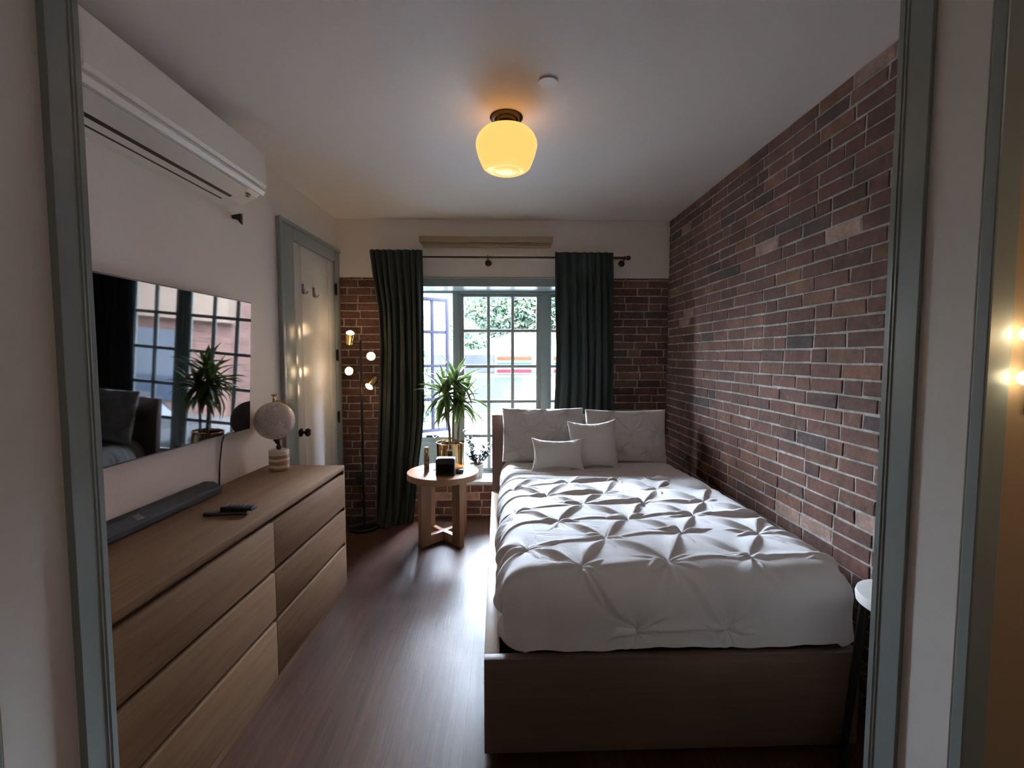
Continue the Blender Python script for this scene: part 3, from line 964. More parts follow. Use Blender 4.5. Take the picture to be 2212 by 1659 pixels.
def relief(A, B):
    T = np.array(TUFT)
    h = 0.006 * vnoise(A + 3, B, 5, 5, 5)
    dmin = np.full(A.shape, 9.0)
    cre = np.zeros_like(A)
    rs = np.random.RandomState(11)
    for (ta, tb) in T:
        da = A - ta; db = B - tb
        r = np.sqrt(da * da + db * db) + 1e-6
        dmin = np.minimum(dmin, r)
        th = np.arctan2(db, da)
        n1 = rs.randint(7, 10); p1 = rs.rand() * 6.28; p2 = rs.rand() * 6.28
        env = np.exp(-(r / 0.07) ** 1.2) * np.clip(r / 0.015, 0, 1)
        cre += 0.0042 * env * (0.6 * np.cos(n1 * th + p1) + 0.4 * np.cos((n1 * 2 + 1) * th + p2))
    h += 0.010 * (1 - np.exp(-(dmin / 0.022) ** 1.0)) + 0.009 * (1 - np.exp(-(dmin / 0.10) ** 2))
    h += cre
    def dart(p, d, L, amp, w0, w1, pw, back):
        """a pleat: gentle behind, falling steeply towards the foot of the bed"""
        nn = np.array([-d[1], d[0]])
        if nn[1] > 0: nn = -nn
        t = ((A - p[0]) * d[0] + (B - p[1]) * d[1]) / L
        tt = np.clip(t, 0, 1)
        wv = (A - p[0]) * nn[0] + (B - p[1]) * nn[1] + 0.006 * np.sin(tt * 5 + p[0] * 9)
        sn = np.sin(PI * tt ** pw) * ((t > 0) & (t < 1))
        wid = w0 + w1 * sn
        prof = np.where(wv < 0, np.exp(-(wv / (wid * back)) ** 2), np.clip(1 - wv / (wid * 1.5), 0, 1) ** 1.5)
        return amp * sn ** 0.8 * prof
    n = len(T)
    for i in range(n):
        for j in range(i + 1, n):
            L = np.hypot(*(T[i] - T[j]))
            if 0.17 < L < 0.33 and rs.rand() < 0.96:
                d = (T[j] - T[i]) / L
                sgn = abs(d[0]) / (abs(d[1]) + 1e-3)
                h = h + dart(T[i], d, L, 0.020 * rs.uniform(0.7, 1.15) * (1.0 if sgn > 0.35 else 0.5), 0.003, 0.017, rs.uniform(0.75, 1.35), 2.0)
            elif 0.33 <= L < 0.40 and abs(T[i][1] - T[j][1]) < 0.12 and rs.rand() < 0.8:
                h = h + dart(T[i], (T[j] - T[i]) / L, L, 0.008, 0.002, 0.008, rs.uniform(0.7, 1.4), 2.5)
    for (ta, tb) in T:
        for k in range(6):
            ang = (0 if k % 2 else PI) + rs.uniform(-0.45, 0.45)
            if k == 5: ang = rs.uniform(-2.0, -1.1)
            h = h + dart((ta, tb), np.array([np.cos(ang), np.sin(ang)]), rs.uniform(0.08, 0.16), 0.0095 * rs.uniform(0.5, 1.2), 0.002, 0.009, rs.uniform(0.6, 1.0), 1.6)
    md = np.clip(vnoise(A + 3, B + 1, 5, 5, 31) * 2.0 + 0.2, 0, 1)
    h = h + 0.0030 * md * vnoise(A + 3, B + 0.15 * A, 12, 55, 32)
    return h * np.interp(B, [1.56, 1.76], [0.62, 1.0])
RND = 0.105
zt = 0.637
def drape(A, B, h, x0, x1, y0, y1=None, zt=zt, R=RND):
    """wrap flat cloth coordinates over the mattress box"""
    ax0, ax1, ay0 = x0 + R, x1 - R, y0 + R
    ox = np.where(A < ax0, A - ax0, np.where(A > ax1, A - ax1, 0.0))
    oy = np.where(B < ay0, B - ay0, 0.0)
    l = np.sqrt(ox * ox + oy * oy) + 1e-9
    nx, ny = ox / l, oy / l
    q = R * PI / 2
    th = np.clip(l / R, 0, PI / 2)
    hor = R * np.sin(th); ver = R * (1 - np.cos(th)) + np.clip(l - q, 0, None)
    X = np.clip(A, ax0, ax1) + nx * hor; Y = np.clip(B, ay0, None) + ny * hor
    Z = zt - ver
    # normal
    NX = nx * np.sin(th); NY = ny * np.sin(th); NZ = np.cos(th)
    return np.stack([X + NX * h, Y + NY * h, Z + NZ * h], -1)
def bedrot(P):
    x = P[..., 0] - BX; y = P[..., 1] - BY
    c, s = math.cos(BR), math.sin(BR)
    P = P.copy(); P[..., 0] = BX + c * x - s * y; P[..., 1] = BY + s * x + c * y
    return P
Q = RND * PI / 2
drop = zt - RND - 0.398
na, nb = 620, 560
a = np.linspace(0.024 + RND - Q - drop, 1.322 - RND + Q + drop, na)
b = np.linspace(1.622 + RND - Q - drop, 2.945, nb)
A, B = np.meshgrid(a, b, indexing='ij')
Hh = relief(A, B)
# soften near hem, taper at the folded edge
back = np.clip((2.945 - B) / 0.05, 0, 1)
Hh = Hh * (0.25 + 0.75 * back) + 0.004 + 0.012 * back
P = drape(A, B, Hh, 0.024, 1.322, 1.622)
# hem waviness: the cloth hangs a little uneven at its lower edge
hang = np.clip((zt - RND - P[..., 2]) / drop, 0, 1)
P[..., 2] += hang * 0.005 * np.sin(A * 11 + 1.0) * (B < 1.9) + hang * 0.002 * np.sin(A * 47)
side = np.clip((A - 1.25) / 0.2, 0, 1) * hang
P[..., 0] += 0.012 * side * np.sin(B * 30)
P[..., 2] = np.maximum(P[..., 2], 0.389)
duv = grid_mesh('duvet', bedrot(P), 'linen', thick=0.006)
tag(duv, 'white pinch-pleat duvet with star-shaped tufts spread over the bed', 'duvet')
# ---- sheet band folded back near the pillows
nb2 = 150
b2 = np.linspace(2.885, 3.585, nb2)
a2 = np.linspace(0.026 + RND - Q - drop, 1.316 - RND + Q + drop, 330)
A, B = np.meshgrid(a2, b2, indexing='ij')
Hh = 0.010 + 0.010 * vnoise(A + 3, B + 0.05 * np.sin(A * 4), 2.0, 17, 21) * 1.6 + 0.004 * vnoise(A + 2, B + A * 0.1, 5, 60, 22)
Hh += 0.013 * np.exp(-((B - 2.93 - 0.010 * np.sin(A * 7)) / 0.02) ** 2) + 0.012 * np.exp(-((B - 3.07 - 0.02 * np.sin(A * 4 + 1)) / 0.018) ** 2) + 0.010 * np.exp(-((B - 3.17 + 0.015 * np.sin(A * 5)) / 0.015) ** 2)
Hh += 0.012 * np.clip((3.05 - B) / 0.15, 0, 1)
P = drape(A, B, Hh, 0.026, 1.316, 1.0)
P[..., 2] = np.maximum(P[..., 2], 0.389)
tag(grid_mesh('sheet', bedrot(P), 'sheet', thick=0.005), 'smooth white sheet band folded back below the pillows', 'sheet')

# ---- pillows
def pillow(name, label, w_, h_, t_, loc, lean, rotz, mat='linen', tufts=(), ruffle=0.0, pinch=0.12, grp=None, roll=0.0, seed=1):
    nu, nv = 90, 80
    u = np.linspace(-1, 1, nu); v = np.linspace(-1, 1, nv)
    U, V = np.meshgrid(u, v, indexing='ij')
    env = np.clip(1 - np.abs(U) ** 2.6, 0, 1) ** 0.5 * np.clip(1 - np.abs(V) ** 2.6, 0, 1) ** 0.5
    # corners stay out, sides pull in
    X = U * w_ / 2 * (1 - pinch * 0.5 * (1 - V ** 2) * np.abs(U) ** 3)
    Z = V * h_ / 2 * (1 - pinch * (1 - U ** 2) * np.abs(V) ** 3)
    rl = vnoise(U + 2, V + 2, 3, 3, seed) * (0.005 if mat == 'fluffy' else 0.013) + vnoise(U + 2, V + 2, 16, 16, seed + 1) * (0.0012 if mat == 'fluffy' else 0.003)
    for (tu, tv) in tufts:
        dx = (U - tu) * w_ / 2; dz = (V - tv) * h_ / 2
        r = np.sqrt(dx * dx + dz * dz) + 1e-6; th = np.arctan2(dz, dx)
        rl += -0.035 * np.exp(-(r / 0.035) ** 1.2) + 0.008 * np.exp(-(r / 0.08) ** 1.4) * np.cos(7 * th + tu * 5) + 0.004 * np.exp(-(r / 0.10) ** 2) * np.cos(15 * th)
    if ruffle:
        edge = np.clip((V - 0.55) / 0.45, 0, 1) + np.clip((np.abs(U) - 0.7) / 0.3, 0, 1) * 0.5
        rl += ruffle * edge * np.sin(U * 26 + V * 5 + 2 * np.sin(U * 7))
    rl *= np.clip(env * 2.2, 0, 1)
    F = np.stack([X, -(t_ / 2 * env + rl), Z], -1)
    Bk = np.stack([X, (t_ / 2 * env * 0.8 + 0.3 * rl), Z], -1)
    vs = np.concatenate([F.reshape(-1, 3), Bk.reshape(-1, 3)])
    idx = np.arange(nu * nv).reshape(nu, nv); off = nu * nv
    fs = []
    A_ = idx[:-1, :-1].ravel(); B_ = idx[1:, :-1].ravel(); C_ = idx[1:, 1:].ravel(); D_ = idx[:-1, 1:].ravel()
    fs += np.stack([A_, B_, C_, D_], 1).tolist() + np.stack([D_ + off, C_ + off, B_ + off, A_ + off], 1).tolist()
    me = bpy.data.meshes.new(name)
    me.from_pydata(vs.tolist(), [], fs)
    bm = bmesh.new(); bm.from_mesh(me)
    bmesh.ops.remove_doubles(bm, verts=bm.verts[:], dist=0.0008)
    bmesh.ops.recalc_face_normals(bm, faces=bm.faces[:])
    for f in bm.faces: f.smooth = True
    bm.to_mesh(me); bm.free()
    me.materials.append(M[mat])
    o = bpy.data.objects.new(name, me)
    COL.objects.link(o)
    o.rotation_mode = 'XYZ'
    o.matrix_world = Matrix.Translation(loc) @ Matrix.Rotation(rotz, 4, 'Z') @ Matrix.Rotation(-lean, 4, 'X') @ Matrix.Rotation(roll, 4, 'Y')
    tag(o, label, 'pillow', grp)
    # piping
    return o
tf = [(-.62, .88), (.0, .90), (.62, .86), (-.95, .1), (-.30, .2), (.35, .15), (-.62, -.5), (.05, -.5), (.7, -.45)]
pillow('pillow', 'large white pinch-pleat pillow leaning on the left half of the headboard', 0.62, 0.41, 0.15, (0.315, 3.49, 0.855), 0.17, 0.0, tufts=tf, pinch=0.05, grp='large pillows against the headboard', seed=3)
pillow('pillow', 'large white pinch-pleat pillow leaning on the headboard nearest the brick wall', 0.63, 0.41, 0.15, (0.955, 3.50, 0.84), 0.17, 0.03, tufts=[(.1, .12), (.75, .1), (-.5, .3), (.45, .9), (-.2, -.5), (.5, -.55), (-.3, .9)], pinch=0.06, grp='large pillows against the headboard', seed=9, roll=0.01)
pillow('cushion', 'square white plush cushion in the middle between the two large pillows', 0.36, 0.36, 0.13, (0.662, 3.30, 0.812), 0.20, 0.06, mat='fluffy', ruffle=0.005, pinch=0.17, grp='plush cushions', seed=13, roll=-0.03)
pillow('cushion', 'small oblong white plush lumbar cushion, frontmost on the left of the bed', 0.375, 0.235, 0.11, (0.395, 3.20, 0.765), 0.22, -0.02, mat='fluffy', ruffle=0.006, pinch=0.24, grp='plush cushions', seed=17)

# ---- round side table
TB = thing('side_table', 'round oak side table on a four-plank crossed base by the window', 'side table', (-0.461, 3.60, 0))
TH = 0.552; TR = 0.279
m = MB()
m.lathe([(0.0005, TH - 0.048), (TR - 0.003, TH - 0.048), (TR, TH - 0.045), (TR, TH - 0.003), (TR - 0.003, TH), (0.0005, TH)], 80)
m.build('table_top', 'tablewood', TB, smooth=True)
RZ = math.radians(45)
for k in range(4):
    mt = Matrix.Rotation(RZ + k * PI / 2, 4, 'Z')
    m = MB()
    m.cbox(0.135, 0.225, -0.022, 0.022, 0.0, TH - 0.048, 0.003, mat=mt)
    m.build('leg', 'tablez', TB, smooth=True)
m = MB()
for k in range(2):
    mt = Matrix.Rotation(RZ + k * PI / 2, 4, 'Z')
    m.cbox(-0.1349, 0.1349, -0.0215, 0.0215, 0.004, 0.078 - k * 0.0006, 0.002, mat=mt)
m.build('cross_brace', 'tablewood', TB, smooth=True)

# ---- leaves
def leaf(mb, base, az, up, L, W, droop, twist=0.0, seg=9, fold=0.35):
    """strap leaf arching from base"""
    p = Vector(base); el = up
    dirh = Vector((math.cos(az), math.sin(az), 0)); side = Vector((-math.sin(az), math.cos(az), 0))
    rows = []
    for i in range(seg + 1):
        t = i / seg
        wd = W * (math.sin(PI * min(1, (t * 0.86 + 0.10))) ** 0.75) * (1 - t ** 4 * 0.9)
        d = dirh * math.cos(el) + Vector((0, 0, 1)) * math.sin(el)
        nrm = d.cross(side)
        tw = twist * t
        sd = side * math.cos(tw) + nrm * math.sin(tw)
        up_ = (-nrm if nrm.z < 0 else nrm)
        rows.append((p - sd * wd + up_ * wd * fold, p - sd * wd * 0.5 + up_ * wd * fold * 0.35, p.copy(), p + sd * wd * 0.5 + up_ * wd * fold * 0.35, p + sd * wd + up_ * wd * fold))
        p = p + d * (L / seg)
        el -= droop / seg * (0.4 + 1.2 * t)
    o = len(mb.v)
    vs = [q for r in rows for q in r]
    for i in range(seg):
        for k in range(4):
            c = (0.9, 0, 0) if k in (0, 3) else (0.12, 0, 0)
            i0 = i * 5 + k
            mb.v_add = None
    mb.add(vs, [(i * 5 + k, i * 5 + k + 1, (i + 1) * 5 + k + 1, (i + 1) * 5 + k) for i in range(seg) for k in (1, 2)], (0.12, 0, 0))
    mb.add(vs, [(i * 5 + k, i * 5 + k + 1, (i + 1) * 5 + k + 1, (i + 1) * 5 + k) for i in range(seg) for k in (0, 3)], (0.85, 0, 0))
PX, PY = -0.412, 3.715
PT = thing('potted_dracaena', 'tall dracaena with striped strap leaves in a shiny gold pot', 'potted plant', (PX, PY, TH))
m = MB()
m.lathe([(0.0005, 0.002), (0.106, 0.0), (0.110, 0.004), (0.114, 0.20), (0.117, 0.204), (0.117, 0.208), (0.112, 0.208), (0.110, 0.20), (0.106, 0.02), (0.0005, 0.02)], 64)
m.build('pot', 'gold', PT, smooth=True)
m = MB()
m.lathe([(0.090, 0.10), (0.092, 0.188), (0.096, 0.192), (0.098, 0.188), (0.093, 0.10)], 48)
m.build('nursery_pot', 'black', PT, smooth=True)
m = MB()
m.lathe([(0.0005, 0.180), (0.05, 0.176), (0.0895, 0.170)], 40)
m.build('soil', 'soil', PT, smooth=True)
heads = [((-0.005, -0.02, 0.17), (-0.012, -0.03, 0.50), (-0.030, -0.04, 0.62)), ((0.018, 0.01, 0.17), (0.02, 0.02, 0.50), (0.045, 0.0, 0.74)), ((0.055, -0.01, 0.17), (0.075, -0.01, 0.42), (0.10, -0.01, 0.57))]
lr = random.Random(5)
for hi, (p0, p1, p2) in enumerate(heads):
    m = MB()
    p0, p1, p2 = Vector(p0), Vector(p1), Vector(p2)
    pts = []
    for i in range(9):
        t = i / 8
        q = p0 * (1 - t) ** 2 + p1 * 2 * t * (1 - t) + p2 * t * t
        pts.append(q + Vector((lr.uniform(-.003, .003), lr.uniform(-.003, .003), 0)))
    m.tube(pts, [0.011 - 0.0004 * i + lr.uniform(-0.001, 0.001) for i in range(9)], 9)
    m.build('stem', 'stem', PT, smooth=True)
    m = MB()
    nl = (36, 40, 30)[hi]
    for k in range(nl):
        t = k / nl
        base = pts[-1] + (pts[-1] - pts[-2]) * lr.uniform(-3.2, 0.25) * (0.9 - t * 0.6)
        az = k * 2.39996 + lr.uniform(-.3, .3)
        up = -0.75 + 1.95 * t + lr.uniform(-.3, .3)
        L = lr.uniform(0.20, 0.32) * (1.0 - 0.12 * t)
        leaf(m, base, az, min(up, 1.4), L, lr.uniform(0.018, 0.027), lr.uniform(0.2, 0.8) + (0.5 if up < 0 else 0), lr.uniform(-.6, .6))
    m.build('foliage', 'leaf', PT, smooth=True, angle=80)

# ---- things on the side table
BT = thing('spray_bottle', 'slim gold-capped room spray bottle at the left edge of the round table', 'bottle', (-0.585, 3.575, TH))
m = MB()
m.lathe([(0.0005, 0), (0.0195, 0), (0.021, 0.002), (0.021, 0.125), (0.019, 0.130), (0.0005, 0.130)], 28)
def mottled():
    mm, t, b = nodes('mottled_label')
    tc = N(t, 'ShaderNodeTexCoord'); nz = N(t, 'ShaderNodeTexNoise', Scale=45.0, Detail=3.0)
    t.links.new(tc.outputs['Object'], nz.inputs['Vector'])
    cr = N(t, 'ShaderNodeValToRGB'); e = cr.color_ramp.elements
    e[0].position = 0.42; e[0].color = (0.03, 0.025, 0.02, 1); e[1].position = 0.58; e[1].color = (0.34, 0.26, 0.17, 1)
    t.links.new(nz.outputs['Fac'], cr.inputs[0]); t.links.new(cr.outputs[0], b.inputs['Base Color'])
    b.inputs['Roughness'].default_value = 0.35
    return mm
m.build('body', mottled(), BT, smooth=True)
m = MB()
m.lathe([(0.0005, 0.130), (0.018, 0.130), (0.019, 0.133), (0.019, 0.175), (0.016, 0.180), (0.016, 0.195), (0.0005, 0.196)], 28)
m.tube([(0.012, -0.012, 0.152), (0.018, -0.017, 0.152)], 0.004, 8)
m.build('cap', 'gold', BT, smooth=True)
CK = thing('smart_speaker', 'black cube-shaped smart clock in front of the gold pot', 'speaker', (-0.424, 3.465, TH), 0.02)
m = MB()
m.prism([(-0.036, 0.002), (-0.036, 0.098), (-0.020, 0.128), (0.050, 0.132), (0.056, 0.122), (0.056, 0.002)], 'X', -0.072, 0.072)
m.build('body', 'black', CK, bevel=0.006)
m = MB()
m.box(-0.060, 0.060, -0.0375, -0.0362, 0.012, 0.090)
m.build('screen', 'screen', CK)
m = MB()
m.prism([(-0.014, 0.1305), (-0.014, 0.1325), (0.046, 0.1355), (0.046, 0.133)], 'X', -0.060, 0.060)
m.build('top_plate', 'devicetop', CK)
m = MB()
m.cbox(-0.03, 0.03, -0.018, 0.018, 0.0, 0.028, 0.008)
m.prism([(-0.016, 0.02), (0.016, 0.02), (0.012, 0.036)], 'X', -0.012, 0.03)
tag(m.build('charger_puck', 'black', smooth=True, loc=(-0.325, 3.535, TH + 0.0005), rotz=0.4), 'small black charging dock lying right of the black cube', 'charger')
m = MB()
m.tube([(-0.495, 3.52, TH + 0.03), (-0.515, 3.535, TH + 0.025), (-0.535, 3.57, TH + 0.010), (-0.53, 3.64, TH + 0.004), (-0.545, 3.72, TH + 0.004), (-0.58, 3.84, TH + 0.004), (-0.60, 3.872, TH - 0.02), (-0.61, 3.885, 0.40), (-0.62, 3.92, 0.12), (-0.66, 3.95, 0.006), (-0.74, 4.0, 0.005)], 0.0035, 8)
tag(m.build('speaker_cable', 'black', smooth=True), 'black cable trailing from the cube over the table edge', 'cable')

# ---- plant on the sill
SP = thing('sill_plant', 'small dark-leaved plant in a white pot on the window sill', 'potted plant', (-0.235, 4.285, ZSILL))
m = MB()
m.lathe([(0.0005, 0), (0.050, 0), (0.056, 0.006), (0.070, 0.115), (0.072, 0.12), (0.067, 0.12), (0.063, 0.10), (0.0005, 0.10)], 40)
m.build('pot', 'potwhite', SP, smooth=True)
m = MB()
m.lathe([(0.0005, 0.108), (0.06, 0.104)], 24)
m.build('soil', 'soil', SP, smooth=True)
m = MB(); st = MB()
for k in range(16):
    az = k * 2.4; el = lr.uniform(0.75, 1.35); L = lr.uniform(0.14, 0.26)
    if k == 3: el = 1.2; az = PI; L = 0.34
    d = Vector((math.cos(az) * math.cos(el), math.sin(az) * math.cos(el) * 0.6, math.sin(el)))
    b0 = Vector((lr.uniform(-.02, .02), lr.uniform(-.02, .02), 0.1))
    st.tube([b0, b0 + d * L * 0.5, b0 + d * L], [0.004, 0.003, 0.002], 6)
    for q in range(9):
        t = 0.3 + 0.7 * q / 8
        leaf(m, b0 + d * L * t, az + (PI / 2 if q % 2 else -PI / 2) + lr.uniform(-.5, .5), lr.uniform(0.1, 0.8), lr.uniform(0.045, 0.075), 0.019, 0.5, 0, 4, 0.2)
m.build('foliage', 'darkleaf', SP, smooth=True, angle=80)
st.build('stem', 'stem', SP, smooth=True)

# ---- floor lamp
LX, LY = -1.165, 3.86
FL = thing('floor_lamp', 'black floor lamp with four lit brass spot heads beside the left curtain', 'floor lamp', (LX, LY, 0))
m = MB()
m.lathe([(0.0005, 0), (0.125, 0), (0.130, 0.004), (0.130, 0.020), (0.124, 0.026), (0.0005, 0.028)], 48)
m.build('base', 'blackmetal', FL, smooth=True)
m = MB()
m.tube([(0, 0, 0.02), (0, 0, 0.60), (0, 0, 1.15), (0, 0, 1.585)], 0.0095, 12)
m.tube([(0, 0, 1.17), (0, 0, 1.19)], 0.012, 12)
m.build('pole', 'blackmetal', FL, smooth=True)
def head(c, d, armz):
    """c: centre of the open mouth, d: the way it points"""
    d = Vector(d).normalized(); c = Vector(c)
    q = d.to_track_quat('Z', 'Y').to_matrix().to_4x4()
    mt = Matrix.Translation(c) @ q
    m = MB()
    m.lathe([(0.0005, -0.105), (0.022, -0.104), (0.028, -0.098), (0.036, 0.0), (0.034, 0.0), (0.026, -0.095), (0.0005, -0.098)], 28, mat=mt)
    h = m.build('lamp_head', 'brass', FL, smooth=True)
    m = MB()
    m.sphere((0, 0, 0), 0.031, 20, 14)
    bl = m.build('bulb', 'bulb', h, smooth=True)
    bl.matrix_local = Matrix.Translation(c - d * 0.012)
    m = MB()
    e = c - d * 0.06
    m.tube([(0, 0, armz), (e.x * 0.6, e.y * 0.6, armz), (e.x, e.y, e.z)], 0.0045, 8)
    m.build('arm', 'blackmetal', FL, smooth=True)
    ld = bpy.data.lights.new('bulb_light', 'POINT')
    ld.energy = 0.34; ld.color = (1.0, 0.66, 0.34); ld.shadow_soft_size = 0.03
    lo = bpy.data.objects.new('bulb_light', ld); COL.objects.link(lo)
    lo.location = Vector((LX, LY, 0)) + c + d * 0.055
head((-0.072, -0.03, 1.642), (0.25, -0.45, 0.85), 1.56)
head((-0.072, -0.085, 1.332), (-0.15, -1.0, 0.10), 1.36)
head((0.108, -0.085, 1.452), (0.2, -1.0, 0.05), 1.45)
head((0.085, -0.075, 1.205), (-0.35, -0.7, -0.62), 1.26)
# outlet with plug
OU = thing('wall_outlet', 'wall outlet with a black plug on the brick left of the lamp pole', 'outlet', (-1.265, YB - 0.011, 0.36))
m = MB(); m.cbox(-0.04, 0.04, -0.006, 0.0, -0.06, 0.06, 0.002)
m.build('cover_plate', 'bronze', OU, smooth=True)
m = MB(); m.cbox(-0.027, 0.027, -0.045, -0.0062, -0.05, 0.045, 0.006)
m.build('plug', 'black', OU, smooth=True)
m = MB()
m.tube([(-1.265, YB - 0.05, 0.32), (-1.25, YB - 0.06, 0.26), (-1.22, 4.0, 0.14), (-1.18, 3.99, 0.03), (-1.17, 3.985, 0.006)], 0.0035, 8)
tag(m.build('lamp_cable', 'black', smooth=True), 'black cable from the wall outlet down to the floor lamp', 'cable')

# ---- curtains, rod, shelf
RD = thing('curtain_rod', 'thin dark metal curtain rod with knob ends above the window', 'curtain rod', (0, 4.0, 2.293))
m = MB()
m.tube([(-1.07, 0, 0), (1.06, 0, 0)], 0.0085, 12)
m.build('rod', 'bronze', RD, smooth=True)
m = MB()
m.tube([(0.66, 0, 0), (1.075, 0, 0)], 0.011, 12)
m.build('outer_rod', 'bronze', RD, smooth=True)
for x in (-0.115, 1.055):
    m = MB()
    m.tube([(x, 0, -0.004), (x, 0.02, -0.02), (x, 0.102, -0.03)], 0.006, 8)
    m.lathe([(0.0005, 0), (0.028, 0), (0.028, 0.006), (0.012, 0.016), (0.0005, 0.018)], 20, mat=Matrix.Translation((x, 0.1, -0.03)) @ Matrix.Rotation(PI / 2, 4, 'X'))
    m.tube([(x, -0.014, 0.014), (x, -0.014, -0.012), (x, 0.01, -0.016)], 0.004, 8)
    m.build('bracket', 'bronze', RD, smooth=True)
for x in (1.083, -1.075):
    m = MB()
    m.tube([(x - 0.012 if x > 0 else x + 0.012, 0, 0), (x, 0, 0)], 0.016, 12)
    m.sphere((x + (0.008 if x > 0 else -0.008), 0, 0), 0.020, 16, 10)
    m.build('finial', 'bronze', RD, smooth=True)
m = MB()
m.cbox(-0.70, 0.444, 4.005, YB - 0.013, 2.425, 2.470, 0.002)
m.cbox(-0.68, 0.425, 4.035, YB - 0.013, 2.395, 2.4245, 0.002)
tag(m.build('cornice_shelf', 'shelfwood', smooth=True), 'narrow honey-coloured wooden ledge on the wall above the curtain rod', 'shelf')

def curtain(name, label, edgeL, edgeR, ztop, zbot, npl, yc, amp, seed, puddle=0.0, lobe=None):
    nz, nx = 150, 420
    zz = np.linspace(ztop, zbot, nz); uu = np.linspace(0, 1, nx)
    eL = np.interp(-zz, [-e[0] for e in edgeL], [e[1] for e in edgeL])
    eR = np.interp(-zz, [-e[0] for e in edgeR], [e[1] for e in edgeR])
    k = np.array([1, 2, 4, 6, 4, 2, 1.0]); k /= k.sum()
    eL = np.convolve(np.pad(eL, 3, 'edge'), k, 'valid'); eR = np.convolve(np.pad(eR, 3, 'edge'), k, 'valid')
    rs = np.random.RandomState(seed)
    ph = rs.rand(6) * 6.28
    U, Z = np.meshgrid(uu, zz, indexing='ij')
    t = (ztop - Z) / (ztop - zbot)
    Uw = U + 0.030 * np.sin(U * 7 + ph[4]) + 0.018 * np.sin(U * 11 + ph[0] + t * 1.2) * t + 0.012 * np.sin(U * 23 + ph[5])
    f = np.cos(2 * PI * npl * Uw + ph[1] * 0.2)
    f = np.sign(f) * np.abs(f) ** 0.7
    f2 = np.cos(2 * PI * npl * 0.5 * Uw + ph[2] + t * 0.8)
    a_ = amp * (0.45 + 0.55 * np.clip(t * 5, 0, 1))
    Y = yc + a_ * (f * (1 - 0.35 * t) + 0.7 * t * f2) + 0.006 * vnoise(U * 3 + 1, Z * 1, 3, 2, seed)
    X = eL[None, :] + (eR - eL)[None, :] * U + 0.35 * amp * np.sin(4 * PI * npl * Uw + ph[3]) * np.clip(t * 3, 0, 1) * np.clip(U * 8, 0, 1) * np.clip((1 - U) * 8, 0, 1)
    # header: stitched tape line with tight gathers above
    hd = np.clip((Z - (ztop - 0.09)) / 0.03, 0, 1)
    Y = Y * (1 - 0.3 * hd) + yc * 0.3 * hd
    Y -= puddle * np.clip((t - 0.85) / 0.15, 0, 1) ** 2 * (0.6 + 0.4 * f2)
    if lobe is not None:
        lu, lw_, ly = lobe
        Y -= ly * np.exp(-((U - lu) / lw_) ** 2) * t ** 1.5
    Pm = np.stack([X, Y, Z], -1)
    o = grid_mesh(name, Pm, 'velvet', thick=0.006)
    tag(o, label, 'curtain', 'dark green curtains at the window')
    return o
curtain('curtain', 'dark green velvet curtain on the left of the window, behind the round table',
        [(2.35, -1.115), (2.15, -1.095), (1.85, -1.05), (1.5, -1.04), (1.1, -1.055), (0.7, -1.07), (0.3, -1.085), (0.0, -1.09)],
        [(2.35, -0.670), (1.0, -0.670), (0.75, -0.69), (0.55, -0.72), (0.35, -0.74), (0.1, -0.76), (0.0, -0.78)],
        2.35, 0.004, 8, 3.985, 0.032, 3, puddle=0.06, lobe=(0.32, 0.25, 0.10))
curtain('curtain', 'dark green velvet curtain on the right of the window, behind the headboard',
        [(2.335, 0.457), (1.9, 0.460), (1.5, 0.472), (1.2, 0.466), (0.9, 0.452), (0.0, 0.44)],
        [(2.335, 0.955), (1.5, 0.965), (0.9, 0.975), (0.0, 0.97)],
        2.335, 0.004, 7, 3.985, 0.028, 8)

# ---- stool at the foot of the bed by the doorway
ST = thing('side_stool', 'small round white-topped stool with black splayed legs squeezed between bed and doorway', 'stool', (1.307, 1.425, 0))
m = MB()
m.lathe([(0.0005, 0.635), (0.122, 0.635), (0.128, 0.640), (0.130, 0.660), (0.127, 0.672), (0.112, 0.676), (0.0005, 0.670)], 48)
m.build('seat', 'whiteplastic', ST, smooth=True)
for k in range(4):
    a = PI / 4 + PI / 2 * k
    c, s = math.cos(a), math.sin(a)
    m = MB()
    m.tube([(0.10 * c, 0.10 * s, 0.636), (0.145 * c, 0.145 * s, 0.0)], [0.016, 0.012], 12)
    m.build('leg', 'black', ST, smooth=True)
m = MB()
m.tube([(0.118 * math.cos(PI / 4), 0.118 * math.sin(PI / 4), 0.4), (-0.118 * math.cos(PI / 4), -0.118 * math.sin(PI / 4), 0.4)], 0.008, 8)
m.tube([(0.118 * math.cos(PI / 4), -0.118 * math.sin(PI / 4), 0.37), (-0.118 * math.cos(PI / 4), 0.118 * math.sin(PI / 4), 0.37)], 0.008, 8)
m.build('stretcher', 'black', ST, smooth=True)

# ---- hall sconce at the right edge of the picture
HS = thing('wall_sconce', 'hall wall light with two small glowing bulbs at the right picture edge', 'wall light', (0.868, 0.757, 1.45))
m = MB(); m.cbox(0.012, 0.042, -0.008, 0.0, -0.09, 0.10, 0.003)
m.build('back_plate', 'brass', HS, smooth=True)
for zz in (0.042, -0.030):
    m = MB(); m.tube([(0.022, -0.007, zz), (0.010, -0.018, zz), (0.0, -0.022, zz)], 0.003, 8); m.build('arm', 'brass', HS, smooth=True)
    m = MB(); m.sphere((-0.009, -0.022, zz), 0.0125, 18, 12); m.build('bulb', 'bulb', HS, smooth=True)
ld = bpy.data.lights.new('sconce_light', 'POINT'); ld.energy = 0.55; ld.color = (1.0, 0.6, 0.28); ld.shadow_soft_size = 0.03
lo = bpy.data.objects.new('sconce_light', ld); COL.objects.link(lo); lo.location = (1.10, 0.52, 1.50)
